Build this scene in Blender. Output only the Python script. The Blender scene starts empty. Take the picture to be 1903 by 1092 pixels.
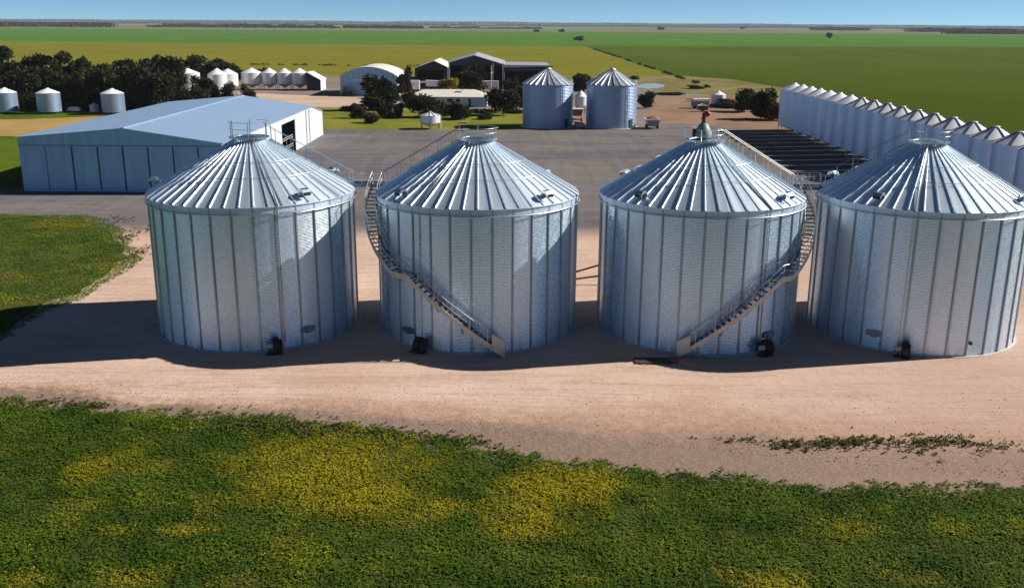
import bpy, bmesh, math, random
import numpy as np
from mathutils import Vector, Matrix
R_ = math.radians
PI = math.pi
random.seed(7); RNG = np.random.default_rng(11)
SC = bpy.context.scene
COL = SC.collection

# ------------------------------------------------------------------ camera
FPX, W0, H0 = 1780.0, 1903.0, 1092.0
CAMH = 22.0
TH = math.atan((546.0 - 42.0) / FPX); RO = 0.0068
fw = Vector((0, math.cos(TH), -math.sin(TH)))
r0 = Vector((1, 0, 0)); u0 = r0.cross(fw)
cr, sr = math.cos(RO), math.sin(RO)
rt = cr * r0 + sr * u0; up = -sr * r0 + cr * u0
CAM = Vector((0, 0, CAMH))
def ray(x, y): return fw + (x - 951.5) / FPX * rt - (y - 546.0) / FPX * up
def G(x, y, z=0.0):
    d = ray(x, y); return CAM + d * ((z - CAMH) / d.z)
def AT(x, y, Y):
    d = ray(x, y); return CAM + d * (Y / d.y)
cd = bpy.data.cameras.new('camera'); co = bpy.data.objects.new('camera', cd); COL.objects.link(co)
cd.sensor_width = 36.0; cd.lens = 36.0 * FPX / W0
cd.clip_start = 0.5; cd.clip_end = 60000
m = Matrix.Identity(4)
for i in range(3):
    m[i][0] = rt[i]; m[i][1] = up[i]; m[i][2] = -fw[i]; m[i][3] = CAM[i]
co.matrix_world = m
SC.camera = co

# ------------------------------------------------------------------ light
SUN_EL, SUN_PHI = R_(31.5), R_(11.5)      # sun to the right and slightly beyond
sdir = Vector((math.cos(SUN_EL) * math.cos(SUN_PHI), math.cos(SUN_EL) * math.sin(SUN_PHI), math.sin(SUN_EL)))
ld = bpy.data.lights.new('sun', 'SUN'); lo = bpy.data.objects.new('sun', ld); COL.objects.link(lo)
ld.energy = 5.0; ld.angle = R_(0.5); ld.color = (1.0, 0.945, 0.85)
lo.rotation_euler = sdir.to_track_quat('Z', 'Y').to_euler()
lo.location = (60, 20, 60)
wd = bpy.data.worlds.new('World'); SC.world = wd; wd.use_nodes = True
nt = wd.node_tree; nt.nodes.clear()
sky = nt.nodes.new('ShaderNodeTexSky'); sky.sky_type = 'NISHITA'; sky.sun_disc = False
sky.sun_elevation = SUN_EL; sky.sun_rotation = PI / 2 - SUN_PHI
sky.altitude = 100; sky.air_density = 0.3; sky.dust_density = 0.0; sky.ozone_density = 1.0
bg = nt.nodes.new('ShaderNodeBackground'); bg.inputs['Strength'].default_value = 0.06
out = nt.nodes.new('ShaderNodeOutputWorld')
tint = nt.nodes.new('ShaderNodeMix'); tint.data_type = 'RGBA'; tint.blend_type = 'MULTIPLY'; tint.inputs[0].default_value = 1.0
tint.inputs[7].default_value = (0.76, 0.965, 1.04, 1)      # the camera's cool white balance for the clear sky
nt.links.new(sky.outputs[0], tint.inputs[6]); nt.links.new(tint.outputs[2], bg.inputs[0]); nt.links.new(bg.outputs[0], out.inputs[0])
SC.view_settings.view_transform = 'Standard'; SC.view_settings.look = 'None'
SC.view_settings.exposure = 0.6; SC.view_settings.gamma = 1.0
SC.render.engine = 'CYCLES'
SC.cycles.max_bounces = 6; SC.cycles.volume_bounces = 0
try:
    SC.cycles.use_denoising = True; SC.cycles.denoiser = 'OPENIMAGEDENOISE'
except Exception: pass

# ------------------------------------------------------------------ tags
def tag(o, label=None, cat=None, group=None, kind=None):
    if label: o['label'] = label
    if cat: o['category'] = cat
    if group: o['group'] = group
    if kind: o['kind'] = kind
    return o
def thing(name, label, cat, loc=(0, 0, 0), rz=0.0, group=None):
    o = bpy.data.objects.new(name, None); COL.objects.link(o)
    o.empty_display_size = 0.5
    o.location = loc; o.rotation_euler = (0, 0, rz)
    return tag(o, label, cat, group)
def link(name, me, parent=None, loc=(0, 0, 0), rz=0.0, sc=None):
    o = bpy.data.objects.new(name, me); COL.objects.link(o)
    o.parent = parent; o.location = loc; o.rotation_euler = (0, 0, rz)
    if sc: o.scale = sc
    return o
def kids(o): return [c for c in bpy.data.objects if c.parent == o]
def copy_tree(o, parent=None):
    c = o.copy(); COL.objects.link(c); c.parent = parent
    for ch in kids(o): copy_tree(ch, c)
    return c

# ------------------------------------------------------------------ mesh builder
class MB:
    def __init__(s): s.v = []; s.f = []; s.sm = []
    def add(s, vs, fs, smooth=False):
        n = len(s.v); s.v += [tuple(v) for v in vs]
        s.f += [tuple(i + n for i in f) for f in fs]; s.sm += [smooth] * len(fs); return s
    def box(s, x0, x1, y0, y1, z0, z1):
        vs = [(x, y, z) for z in (z0, z1) for y in (y0, y1) for x in (x0, x1)]
        return s.add(vs, [(0, 2, 3, 1), (4, 5, 7, 6), (0, 1, 5, 4), (2, 6, 7, 3), (0, 4, 6, 2), (1, 3, 7, 5)])
    def obox(s, c, a, b, e):          # centre and three half-axis vectors
        c, a, b, e = Vector(c), Vector(a), Vector(b), Vector(e)
        vs = [c + a * i + b * j + e * k for k in (-1, 1) for j in (-1, 1) for i in (-1, 1)]
        return s.add(vs, [(0, 2, 3, 1), (4, 5, 7, 6), (0, 1, 5, 4), (2, 6, 7, 3), (0, 4, 6, 2), (1, 3, 7, 5)])
    def bar(s, p, q, w, h, upv=(0, 0, 1)):
        p, q = Vector(p), Vector(q); d = q - p; l = d.length; d.normalize()
        u = Vector(upv); sd = d.cross(u)
        if sd.length < 1e-4: sd = d.cross(Vector((1, 0, 0)))
        sd.normalize(); n = sd.cross(d)
        return s.obox((p + q) / 2, d * (l / 2), sd * (w / 2), n * (h / 2))
    def cyl(s, p, q, r, r2=None, n=10, caps=True, smooth=True):
        p, q = Vector(p), Vector(q); r2 = r if r2 is None else r2
        d = (q - p).normalized(); a = d.orthogonal().normalized(); b = d.cross(a)
        vs = []
        for c, rr in ((p, r), (q, r2)):
            for i in range(n):
                t = 2 * PI * i / n; vs.append(c + (a * math.cos(t) + b * math.sin(t)) * rr)
        s.add(vs, [(i, (i + 1) % n, n + (i + 1) % n, n + i) for i in range(n)], smooth)
        if caps:
            s.add(vs[:n], [tuple(range(n - 1, -1, -1))]); s.add(vs[n:], [tuple(range(n))])
        return s
    def tube(s, pts, r, n=6, closed=False):
        pts = [Vector(p) for p in pts]; N = len(pts); vs = []
        for i, p in enumerate(pts):
            a = pts[i - 1] if (i > 0 or closed) else p
            b = pts[(i + 1) % N] if (i < N - 1 or closed) else p
            d = (b - a).normalized()
            sd = d.cross(Vector((0, 0, 1)))
            if sd.length < 1e-3: sd = Vector((1, 0, 0))
            sd.normalize(); nn = sd.cross(d)
            for k in range(n):
                t = 2 * PI * k / n; vs.append(p + (sd * math.cos(t) + nn * math.sin(t)) * r)
        fs = []
        for i in range(N if closed else N - 1):
            j = (i + 1) % N
            for k in range(n):
                l = (k + 1) % n; fs.append((i * n + k, i * n + l, j * n + l, j * n + k))
        return s.add(vs, fs, True)
    def lathe(s, prof, n=48, smooth=True, a0=0.0, cap0=False, cap1=False):
        vs = []
        for r, z in prof:
            for i in range(n):
                t = a0 + 2 * PI * i / n; vs.append((r * math.cos(t), r * math.sin(t), z))
        fs = []
        for j in range(len(prof) - 1):
            for i in range(n):
                k = (i + 1) % n; fs.append((j * n + i, j * n + k, (j + 1) * n + k, (j + 1) * n + i))
        s.add(vs, fs, smooth)
        if cap0: s.add(vs[:n], [tuple(range(n - 1, -1, -1))])
        if cap1: s.add(vs[-n:], [tuple(range(n))])
        return s
    def prism(s, poly, axis, a, b):   # poly of (u,v); axis 'y': (u, a..b, v); axis 'x': (a..b, u, v)
        n = len(poly)
        f = (lambda u, v, t: (u, t, v)) if axis == 'y' else (lambda u, v, t: (t, u, v))
        vs = [f(u, v, a) for u, v in poly] + [f(u, v, b) for u, v in poly]
        fs = [tuple(range(n)), tuple(range(2 * n - 1, n - 1, -1))] + [(i, n + i, n + (i + 1) % n, (i + 1) % n) for i in range(n)]
        return s.add(vs, fs)
    def mesh(s, name, mat):
        me = bpy.data.meshes.new(name); me.from_pydata(s.v, [], s.f); me.update()
        me.polygons.foreach_set('use_smooth', s.sm)
        bm = bmesh.new(); bm.from_mesh(me); bmesh.ops.recalc_face_normals(bm, faces=bm.faces); bm.to_mesh(me); bm.free()
        me.materials.append(mat); return me
    def build(s, name, mat, parent=None, loc=(0, 0, 0), rz=0.0):
        return link(name, s.mesh(name, mat), parent, loc, rz)

# ------------------------------------------------------------------ materials
class N:
    def __init__(s, name):
        s.m = bpy.data.materials.new(name); s.m.use_nodes = True; s.t = s.m.node_tree
        s.b = s.t.nodes['Principled BSDF']; s.o = s.t.nodes['Material Output']
    def n(s, ty, **k):
        x = s.t.nodes.new(ty)
        for a, v in k.items(): setattr(x, a, v)
        return x
    def l(s, a, b): s.t.links.new(a, b)
    def val(s, x, inp):
        if isinstance(x, (int, float)): inp.default_value = x
        else: s.l(x, inp)
    def math(s, op, a, b=0.0, clamp=False):
        x = s.n('ShaderNodeMath', operation=op, use_clamp=clamp); s.val(a, x.inputs[0]); s.val(b, x.inputs[1]); return x.outputs[0]
    def ss(s, v, lo, hi, a=0.0, b=1.0):
        x = s.n('ShaderNodeMapRange', interpolation_type='SMOOTHSTEP', clamp=True)
        s.val(v, x.inputs[0]); x.inputs[1].default_value = lo; x.inputs[2].default_value = hi
        x.inputs[3].default_value = a; x.inputs[4].default_value = b; return x.outputs[0]
    def pos(s, kind='Object', scale=None):
        o = s.n('ShaderNodeTexCoord').outputs['Object'] if kind == 'Object' else s.n('ShaderNodeNewGeometry').outputs['Position']
        if scale is None: return o
        mp = s.n('ShaderNodeMapping'); mp.inputs['Scale'].default_value = scale; s.l(o, mp.inputs[0]); return mp.outputs[0]
    def noise(s, vec, sc, det=4.0, rough=0.55, dist=0.0):
        x = s.n('ShaderNodeTexNoise'); s.l(vec, x.inputs['Vector']); x.inputs['Scale'].default_value = sc
        x.inputs['Detail'].default_value = det; x.inputs['Roughness'].default_value = rough
        x.inputs['Distortion'].default_value = dist
        return x.outputs['Fac']
    def mix(s, f, a, b):
        x = s.n('ShaderNodeMix', data_type='RGBA')
        s.val(f, x.inputs[0])
        for c, i in ((a, 6), (b, 7)):
            if isinstance(c, tuple): x.inputs[i].default_value = (*c[:3], 1)
            else: s.l(c, x.inputs[i])
        return x.outputs[2]
    def bump(s, h, dist, st=1.0):
        x = s.n('ShaderNodeBump'); x.inputs['Distance'].default_value = dist; x.inputs['Strength'].default_value = st
        s.l(h, x.inputs['Height']); s.l(x.outputs[0], s.b.inputs['Normal'])
    def set(s, **k):
        for a, v in k.items():
            i = s.b.inputs[{'col': 'Base Color', 'rough': 'Roughness', 'metal': 'Metallic', 'spec': 'Specular IOR Level'}[a]]
            if isinstance(v, tuple): i.default_value = (*v[:3], 1)
            else: s.val(v, i)
        return s
def simple(name, c, rough=0.6, metal=0.0, var=0.15, sc=1.5, spec=0.4):
    k = N(name); v = k.pos()
    f = k.ss(k.noise(v, sc, 5), 0.3, 0.7)
    d = tuple(x * (1 - var) for x in c); e = tuple(min(1, x * (1 + var)) for x in c)
    k.set(col=k.mix(f, d, e), rough=rough, metal=metal, spec=spec)
    return k.m
def cladding(name, c, pitch=0.2, axis=0, rough=0.45, metal=0.0, var=0.08, streak=True):
    k = N(name); v = k.pos()
    f = k.ss(k.noise(k.pos(scale=(1.2, 1.2, 0.15) if streak else (1, 1, 1)), 1.1, 6), 0.3, 0.7)
    d = tuple(x * (1 - var) for x in c); e = tuple(min(1, x * (1 + var)) for x in c)
    k.set(col=k.mix(f, d, e), rough=rough, metal=metal)
    sx = k.n('ShaderNodeSeparateXYZ'); k.l(v, sx.inputs[0])
    k.bump(k.math('SINE', k.math('MULTIPLY', sx.outputs[axis], 2 * PI / pitch)), 0.012, 0.6)
    return k.m
def galv(name, c=(0.60, 0.66, 0.72), rough=0.36, panels=16, ring=1.12, var=0.1, metal=1.0, spangle=False, tones=None):
    k = N(name); v = k.pos()
    sx = k.n('ShaderNodeSeparateXYZ'); k.l(v, sx.inputs[0])
    an = k.math('ARCTAN2', sx.outputs[1], sx.outputs[0])
    a = k.math('FLOOR', k.math('MULTIPLY', k.math('ADD', an, 10.0), panels / (2 * PI)))
    z = k.math('FLOOR', k.math('DIVIDE', sx.outputs[2], ring))
    oi = k.n('ShaderNodeObjectInfo').outputs['Random']
    cb = k.n('ShaderNodeCombineXYZ'); k.l(a, cb.inputs[0]); k.l(z, cb.inputs[1]); k.l(k.math('MULTIPLY', oi, 37.0), cb.inputs[2])
    wn = k.n('ShaderNodeTexWhiteNoise', noise_dimensions='3D'); k.l(cb.outputs[0], wn.inputs['Vector'])
    n1 = k.noise(v, 0.6, 6, 0.6); n2 = k.noise(k.pos(scale=(3, 3, 0.3)), 1.4, 5, 0.6)
    t = k.math('ADD', k.math('MULTIPLY', wn.outputs['Value'], 0.45), k.math('ADD', k.math('MULTIPLY', n1, 0.3), k.math('MULTIPLY', n2, 0.25)))
    d = tuple(x * (1 - var) for x in c); e = tuple(min(1, x * (1 + var)) for x in c)
    if tones: d, e = tones
    col = k.mix(k.ss(t, 0.25, 0.75) if tones else t, d, e); ro = k.ss(t, 0.1, 0.9, rough - 0.05, rough + 0.09)
    if spangle:               # zinc spangle, dull streaks and dusty lower sheets
        vo = k.n('ShaderNodeTexVoronoi'); vo.inputs['Scale'].default_value = 8.0; k.l(v, vo.inputs['Vector'])
        sp = k.n('ShaderNodeSeparateColor'); k.l(vo.outputs['Color'], sp.inputs[0])
        n4 = k.noise(k.pos(scale=(7, 7, 1.2)), 1.0, 5, 0.7)
        q = k.math('ADD', k.math('MULTIPLY', sp.outputs[0], 0.5), k.math('MULTIPLY', n4, 0.5))
        col = k.mix(k.ss(q, 0.25, 0.8, 0.24, 0.0), col, (0.36, 0.47, 0.64))
        ro = k.math('ADD', ro, k.ss(q, 0.2, 0.8, -0.03, 0.09))
        n5 = k.noise(k.pos(scale=(2.2, 2.2, 0.5)), 1.0, 4, 0.6)
        dust = k.math('MULTIPLY', k.ss(sx.outputs[2], 0.0, 1.3, 0.5, 0.0), k.ss(n5, 0.35, 0.7))
        col = k.mix(dust, col, (0.42, 0.31, 0.24)); ro = k.math('ADD', ro, k.math('MULTIPLY', dust, 0.4))
    k.set(col=col, metal=metal, rough=ro)
    return k.m
M = {}
M['bin_wall'] = galv('corrugated_galvanised', (0.8, 0.9, 1.0), 0.27, metal=0.78, spangle=True, ring=50.0, tones=((0.64, 0.83, 1.0), (0.84, 0.93, 1.0)))
M['bin_roof'] = galv('galvanised_roof_panel', (0.76, 0.86, 0.97), 0.46, 48, 50.0, 0.07, 0.85)
M['galv'] = galv('galvanised_steel', (0.62, 0.66, 0.70), 0.38, 6, 3.0)
M['galv_dark'] = galv('weathered_galvanised', (0.22, 0.28, 0.36), 0.42, 8, 3.0)
M['pale_steel'] = simple('pale_steel', (0.62, 0.58, 0.53), 0.5, 0.3, 0.1)
M['black'] = simple('black_rubber', (0.012, 0.012, 0.014), 0.6)
M['dark_steel'] = simple('dark_steel', (0.05, 0.055, 0.06), 0.5, 0.4)
M['stiff'] = galv('stiffener_steel', (0.36, 0.44, 0.54), 0.42, 8, 3.0)
M['band'] = galv('eave_band_steel', (0.56, 0.68, 0.84), 0.5, 16, 50, 0.1, 0.7)
M['old_wall'] = galv('dull_corrugated_steel', (0.31, 0.40, 0.56), 0.40, 14, 50, 0.05, 0.7)
M['old_roof'] = galv('dull_roof_steel', (0.66, 0.69, 0.73), 0.5, 24, 50, 0.08)
M['white_bin'] = simple('white_painted_steel', (0.66, 0.67, 0.70), 0.42, 0.15, 0.06)
M['white_roof'] = simple('white_roof_steel', (0.86, 0.86, 0.87), 0.45, 0.1, 0.05)
M['seam'] = simple('dark_seam', (0.05, 0.06, 0.07), 0.6)
M['row_wall'] = galv('row_silo_steel', (0.44, 0.58, 0.80), 0.40, 8, 1.15, 0.08, 0.7)
M['row_roof'] = galv('row_silo_roof', (0.85, 0.86, 0.88), 0.5, 8, 50, 0.04, 0.15)
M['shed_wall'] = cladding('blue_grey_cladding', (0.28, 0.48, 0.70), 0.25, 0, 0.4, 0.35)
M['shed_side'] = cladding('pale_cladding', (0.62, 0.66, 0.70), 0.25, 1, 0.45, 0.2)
M['shed_roof'] = cladding('zincalume_roof', (0.46, 0.64, 0.88), 0.3, 1, 0.42, 0.55, 0.05)
M['white_clad'] = cladding('white_cladding', (0.62, 0.64, 0.68), 0.25, 0, 0.5, 0.0)
M['cream_roof'] = cladding('cream_roof_sheet', (0.72, 0.68, 0.60), 0.25, 0, 0.5, 0.0)
M['grey_roof'] = cladding('grey_roof_sheet', (0.42, 0.42, 0.46), 0.25, 0, 0.5, 0.2)
M['interior_shade'] = simple('painted_interior_shade', (0.012, 0.013, 0.016), 0.9)  # near-black colour standing in for the shade inside the sheds
M['navy'] = simple('dark_blue_cladding', (0.030, 0.032, 0.045), 0.6)
M['glass'] = simple('window_glass', (0.02, 0.025, 0.03), 0.1, 0, 0.1, 1, 0.6)
M['red'] = simple('red_paint', (0.30, 0.04, 0.03), 0.5)
M['rust'] = simple('rust_red', (0.22, 0.07, 0.045), 0.7)
M['greygreen'] = simple('grey_green_paint', (0.22, 0.28, 0.28), 0.5)
M['wood'] = simple('weathered_timber', (0.10, 0.06, 0.045), 0.8)
M['concrete'] = simple('pale_concrete', (0.48, 0.46, 0.43), 0.85)
M['soil_dark'] = simple('trunk_bark', (0.07, 0.055, 0.045), 0.9)

# ground materials (world position)
def g_sand():
    k = N('sandy_track'); P = k.pos('World')
    sx = k.n('ShaderNodeSeparateXYZ'); k.l(P, sx.inputs[0])
    st = k.noise(k.pos('World', (0.06, 0.55, 1)), 1.0, 6, 0.6, 0.6)      # wheel streaks along the track
    n1 = k.noise(P, 0.12, 5, 0.6); n2 = k.noise(P, 1.6, 6, 0.65); n3 = k.noise(P, 9.0, 4, 0.7)
    c = k.mix(k.ss(n1, 0.32, 0.68), (0.53, 0.365, 0.285), (0.61, 0.45, 0.36))
    c = k.mix(k.ss(st, 0.5, 0.72, 0, 0.5), c, (0.40, 0.265, 0.20))
    c = k.mix(k.ss(n2, 0.55, 0.8, 0, 0.45), c, (0.36, 0.23, 0.165))
    c = k.mix(k.ss(n3, 0.58, 0.75, 0, 0.35), c, (0.30, 0.21, 0.16))
    for sc_, o_ in (((0.022, 0.62, 1), 0.0), ((0.03, 0.5, 1), 5.0)):           # tyre tracks running along the pad
        tr = k.noise(k.pos('World', sc_), 1.0, 2, 0.45, 0.5)
        for a_ in (0.40, 0.55, 0.62):
            ln = k.math('MULTIPLY', k.ss(tr, a_, a_ + 0.012), k.ss(tr, a_ + 0.036, a_ + 0.024))
            c = k.mix(k.math('MULTIPLY', k.math('MULTIPLY', ln, k.ss(n2, 0.3, 0.6)), 0.42), c, (0.36, 0.245, 0.185))
    # the shoulder next to the crop is browner gravel, the yard side turns to grey gravel
    edge = k.math('ADD', sx.outputs[1], k.math('MULTIPLY', k.math('SUBTRACT', n1, 0.5), 6.0))
    dd = k.math('SUBTRACT', k.math('ADD', edge, k.math('MULTIPLY', sx.outputs[0], 0.21)), 48.3)
    wdt = k.math('MAXIMUM', k.math('ADD', k.math('MULTIPLY', sx.outputs[0], 0.14), 4.2), 1.2)
    sh = k.math('DIVIDE', k.math('ADD', dd, k.math('MULTIPLY', k.math('SUBTRACT', n2, 0.5), 2.5)), wdt)
    c = k.mix(k.ss(sh, 0.75, 1.5, 0.8, 0.0), c, k.mix(k.ss(n2, 0.35, 0.65), (0.36, 0.215, 0.155), (0.45, 0.285, 0.21)))
    c = k.mix(k.ss(sh, 0.25, 0.85, 0.9, 0.0), c, k.mix(k.ss(n3, 0.4, 0.62), (0.165, 0.123, 0.098), (0.285, 0.205, 0.16)))
    xr = k.math('ADD', k.math('MULTIPLY', sx.outputs[0], 1.0), k.math('MULTIPLY', k.math('SUBTRACT', n1, 0.5), 30.0))
    c = k.mix(k.ss(xr, 5.0, 45.0, 0.0, 0.6), c, k.mix(k.ss(st, 0.4, 0.62), (0.37, 0.25, 0.205), (0.45, 0.31, 0.255)))
    c = k.mix(k.ss(edge, 97.0, 106.0, 0.0, 1.0), c, (0.16, 0.14, 0.14))
    k.set(col=c, rough=0.95, spec=0.0)
    k.bump(k.math('ADD', k.math('MULTIPLY', n2, 1.0), k.math('MULTIPLY', n3, 0.35)), 0.10, 0.5)
    return k.m
def g_gravel():
    k = N('grey_gravel'); P = k.pos('World')
    n1 = k.noise(k.pos('World', (0.4, 1.2, 1)), 0.045, 5, 0.6, 1.0); n2 = k.noise(P, 0.6, 6, 0.7); n3 = k.noise(P, 6.0, 4, 0.7)
    st = k.noise(k.pos('World', (0.03, 0.35, 1)), 1.0, 5, 0.6)
    c = k.mix(k.ss(n1, 0.35, 0.65), (0.125, 0.118, 0.135), (0.185, 0.165, 0.155))
    c = k.mix(k.ss(st, 0.52, 0.7, 0, 0.6), c, (0.225, 0.195, 0.165))
    c = k.mix(k.ss(n2, 0.5, 0.75, 0, 0.4), c, (0.098, 0.092, 0.103))
    for sc_, ex in (((0.5, 0.035, 1), 0.3), ((0.09, 0.6, 1), 0.35)):       # wheel tracks crossing the yard
        tr = k.noise(k.pos('World', sc_), 1.0, 3, 0.5, 0.8)
        c = k.mix(k.math('MULTIPLY', k.ss(tr, 0.56, 0.60), k.ss(tr, 0.68, 0.62, 0, ex)), c, (0.10, 0.095, 0.103))
        c = k.mix(k.math('MULTIPLY', k.ss(tr, 0.34, 0.40), k.ss(tr, 0.47, 0.42, 0, ex * .7)), c, (0.23, 0.205, 0.19))
    c = k.mix(k.ss(n3, 0.55, 0.75, 0, 0.3), c, (0.25, 0.215, 0.19))
    k.set(col=c, rough=0.95, spec=0.0); k.bump(n3, 0.05, 0.5)
    return k.m
def g_two(name, a, b, sc, stretch=(1, 1, 1), c3=None, sc3=0.5, lo=0.35, hi=0.65, bump=0.0):
    k = N(name); P = k.pos('World'); v = k.pos('World', stretch)
    n1 = k.noise(v, sc, 6, 0.62, 0.4); n2 = k.noise(P, sc3, 6, 0.65)
    c = k.mix(k.ss(n1, lo, hi), a, b)
    if c3: c = k.mix(k.ss(n2, 0.5, 0.75, 0, 0.6), c, c3)
    k.set(col=c, rough=0.95, spec=0.0)
    if bump: k.bump(n2, bump, 0.6)
    return k.m
def g_terrain():
    k = N('open_farmland'); P = k.pos('World')
    sx = k.n('ShaderNodeSeparateXYZ'); k.l(P, sx.inputs[0])
    n1 = k.noise(k.pos('World', (0.25, 1, 1)), 0.004, 5, 0.6); n2 = k.noise(P, 0.02, 6, 0.65)
    y = k.math('ADD', sx.outputs[1], k.math('MULTIPLY', k.math('SUBTRACT', n1, 0.5), 500.0))
    g = k.mix(k.ss(n2, 0.3, 0.7), (0.065, 0.150, 0.022), (0.095, 0.185, 0.035))
    far = k.mix(k.ss(n1, 0.42, 0.58), (0.19, 0.185, 0.13), (0.13, 0.165, 0.08))
    c = k.mix(k.ss(y, 2350.0, 2700.0), g, far)
    k.set(col=c, rough=0.95, spec=0.0)
    return k.m
def g_rightfield():
    k = N('broad_green_field'); P = k.pos('World')
    sx = k.n('ShaderNodeSeparateXYZ'); k.l(P, sx.inputs[0])
    n1 = k.noise(k.pos('World', (1, 0.35, 1)), 0.012, 5, 0.6, 0.5); n2 = k.noise(P, 0.25, 6, 0.7); n3 = k.noise(P, 1.8, 4, 0.7)
    near = k.mix(k.ss(n1, 0.3, 0.7), (0.052, 0.077, 0.009), (0.064, 0.094, 0.011))
    far = k.mix(k.ss(n1, 0.3, 0.7), (0.068, 0.100, 0.016), (0.085, 0.120, 0.020))
    c = k.mix(k.ss(sx.outputs[1], 140.0, 700.0), near, far)
    c = k.mix(k.ss(n2, 0.45, 0.75, 0, 0.5), c, (0.042, 0.066, 0.008))
    c = k.mix(k.ss(n3, 0.5, 0.75, 0, 0.3), c, (0.095, 0.11, 0.016))
    k.set(col=c, rough=0.95, spec=0.0); k.bump(n3, 0.25, 0.7)
    return k.m
M['sand'] = g_sand(); M['gravel'] = g_gravel(); M['terrain'] = g_terrain(); M['rfield'] = g_rightfield()
M['ochre'] = g_two('ripening_crop', (0.152, 0.157, 0.022), (0.192, 0.178, 0.026), 0.02, (0.4, 1, 1), (0.14, 0.14, 0.016), 0.2)
M['lawn'] = g_two('mown_lawn', (0.135, 0.16, 0.022), (0.215, 0.205, 0.04), 0.09, (1, 1, 1), (0.09, 0.11, 0.02), 0.6)
M['reddirt'] = g_two('red_dirt', (0.235, 0.14, 0.09), (0.30, 0.20, 0.14), 0.05, (1, 1, 1), (0.22, 0.15, 0.10), 0.3)
M['paledirt'] = g_two('pale_dirt', (0.46, 0.34, 0.25), (0.56, 0.43, 0.33), 0.05, (1, 1, 1), (0.36, 0.28, 0.2), 0.4)
M['backyard'] = g_two('back_yard_dirt', (0.20, 0.165, 0.155), (0.27, 0.21, 0.18), 0.03, (1, 1, 1), (0.22, 0.2, 0.12), 0.1)
M['scrub'] = g_two('dry_scrub', (0.15, 0.135, 0.05), (0.24, 0.20, 0.10), 0.05, (1, 1, 1), (0.10, 0.10, 0.03), 0.3)
M['earth'] = g_two('ochre_earth', (0.33, 0.215, 0.075), (0.40, 0.27, 0.11), 0.06, (1, 1, 1), (0.24, 0.19, 0.06), 0.4)
M['leftgreen'] = g_two('young_green_crop', (0.065, 0.105, 0.010), (0.10, 0.14, 0.016), 0.1, (1, 1, 1), (0.05, 0.08, 0.01), 1.0, bump=0.1)
M['cropsoil'] = g_two('ground_under_crop', (0.050, 0.055, 0.016), (0.10, 0.085, 0.032), 0.5, (1, 1, 1), (0.20, 0.14, 0.08), 1.2, bump=0.15)
def pond_mat():
    k = N('pond_water'); k.set(col=(0.34, 0.42, 0.42), rough=0.3, spec=0.4)
    k.bump(k.noise(k.pos('World'), 1.5, 3), 0.02, 0.4); return k.m
M['pond'] = pond_mat()
def foliage(name, rough=0.7):
    k = N(name)
    a = k.n('ShaderNodeAttribute', attribute_name='tint'); k.set(col=a.outputs['Color'], rough=rough, spec=0.08)
    tr = k.n('ShaderNodeBsdfTranslucent'); k.l(a.outputs['Color'], tr.inputs[0])
    mx = k.n('ShaderNodeMixShader'); mx.inputs[0].default_value = 0.22
    k.l(k.b.outputs[0], mx.inputs[1]); k.l(tr.outputs[0], mx.inputs[2]); k.l(mx.outputs[0], k.o.inputs[0])
    return k.m
M['leaf'] = foliage('leaves')

def quads_mesh(name, V, tint, mat):      # V: (n,4,3)  tint: (n,3)
    n = len(V); me = bpy.data.meshes.new(name)
    me.vertices.add(4 * n); me.loops.add(4 * n); me.polygons.add(n)
    me.vertices.foreach_set('co', np.ascontiguousarray(V, np.float32).ravel())
    me.loops.foreach_set('vertex_index', np.arange(4 * n, dtype=np.int32))
    me.polygons.foreach_set('loop_start', np.arange(0, 4 * n, 4, dtype=np.int32))
    me.polygons.foreach_set('loop_total', np.full(n, 4, np.int32))
    at = me.color_attributes.new('tint', 'FLOAT_COLOR', 'POINT')
    c = np.ones((n, 4, 4), np.float32); c[:, :, :3] = tint[:, None, :]
    at.data.foreach_set('color', c.ravel())
    me.update(); me.validate(); me.materials.append(mat); return me

# ------------------------------------------------------------------ ground sheets
def ragged(pts, amp, step, seed, keep=()):
    rg = random.Random(seed); o = []
    n = len(pts)
    for i in range(n):
        a = Vector(pts[i][:2]); b = Vector(pts[(i + 1) % n][:2]); L = (b - a).length
        k = 1 if i in keep else max(1, min(400, int(L / step)))
        d = (b - a).normalized() if L > 0 else Vector((1, 0)); nn = Vector((-d.y, d.x))
        off = [0.0] * (k + 1)
        def sub(lo, hi, am):
            if hi - lo < 2: return
            mid = (lo + hi) // 2
            off[mid] = (off[lo] + off[hi]) / 2 + rg.uniform(-am, am)
            sub(lo, mid, am * .6); sub(mid, hi, am * .6)
        sub(0, k, amp)
        for j in range(k): o.append(a + (b - a) * (j / k) + nn * off[j])
    return o
LV = [0]
def sheet(name, pts, mat, amp=0.5, step=1.0, kind='structure', z=None, keep=()):
    LV[0] += 1; z = 0.004 * LV[0] if z is None else z
    P = ragged(pts, amp, step, LV[0] * 13, keep)
    me = bpy.data.meshes.new(name)
    me.from_pydata([(p.x, p.y, z) for p in P], [], [tuple(range(len(P)))]); me.update()
    if me.polygons[0].normal.z < 0: me.flip_normals()
    me.materials.append(mat); o = link(name, me); o['kind'] = kind; return o
BIG = 9000
me = MB().add([(-BIG, -3000, 0), (BIG, -3000, 0), (BIG, BIG, 0), (-BIG, BIG, 0)], [(0, 1, 2, 3)]).mesh('farmland', M['terrain'])
link('farmland', me)['kind'] = 'structure'
px = lambda l: [G(x, y) for x, y in l]
sheet('ochre_field', [(-2600, 405), (-1200, 400), (-120, 415), (70.6, 428), (70.6, 960), (-400, 1010), (-2600, 1010)], M['ochre'], 6, 6)
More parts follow.
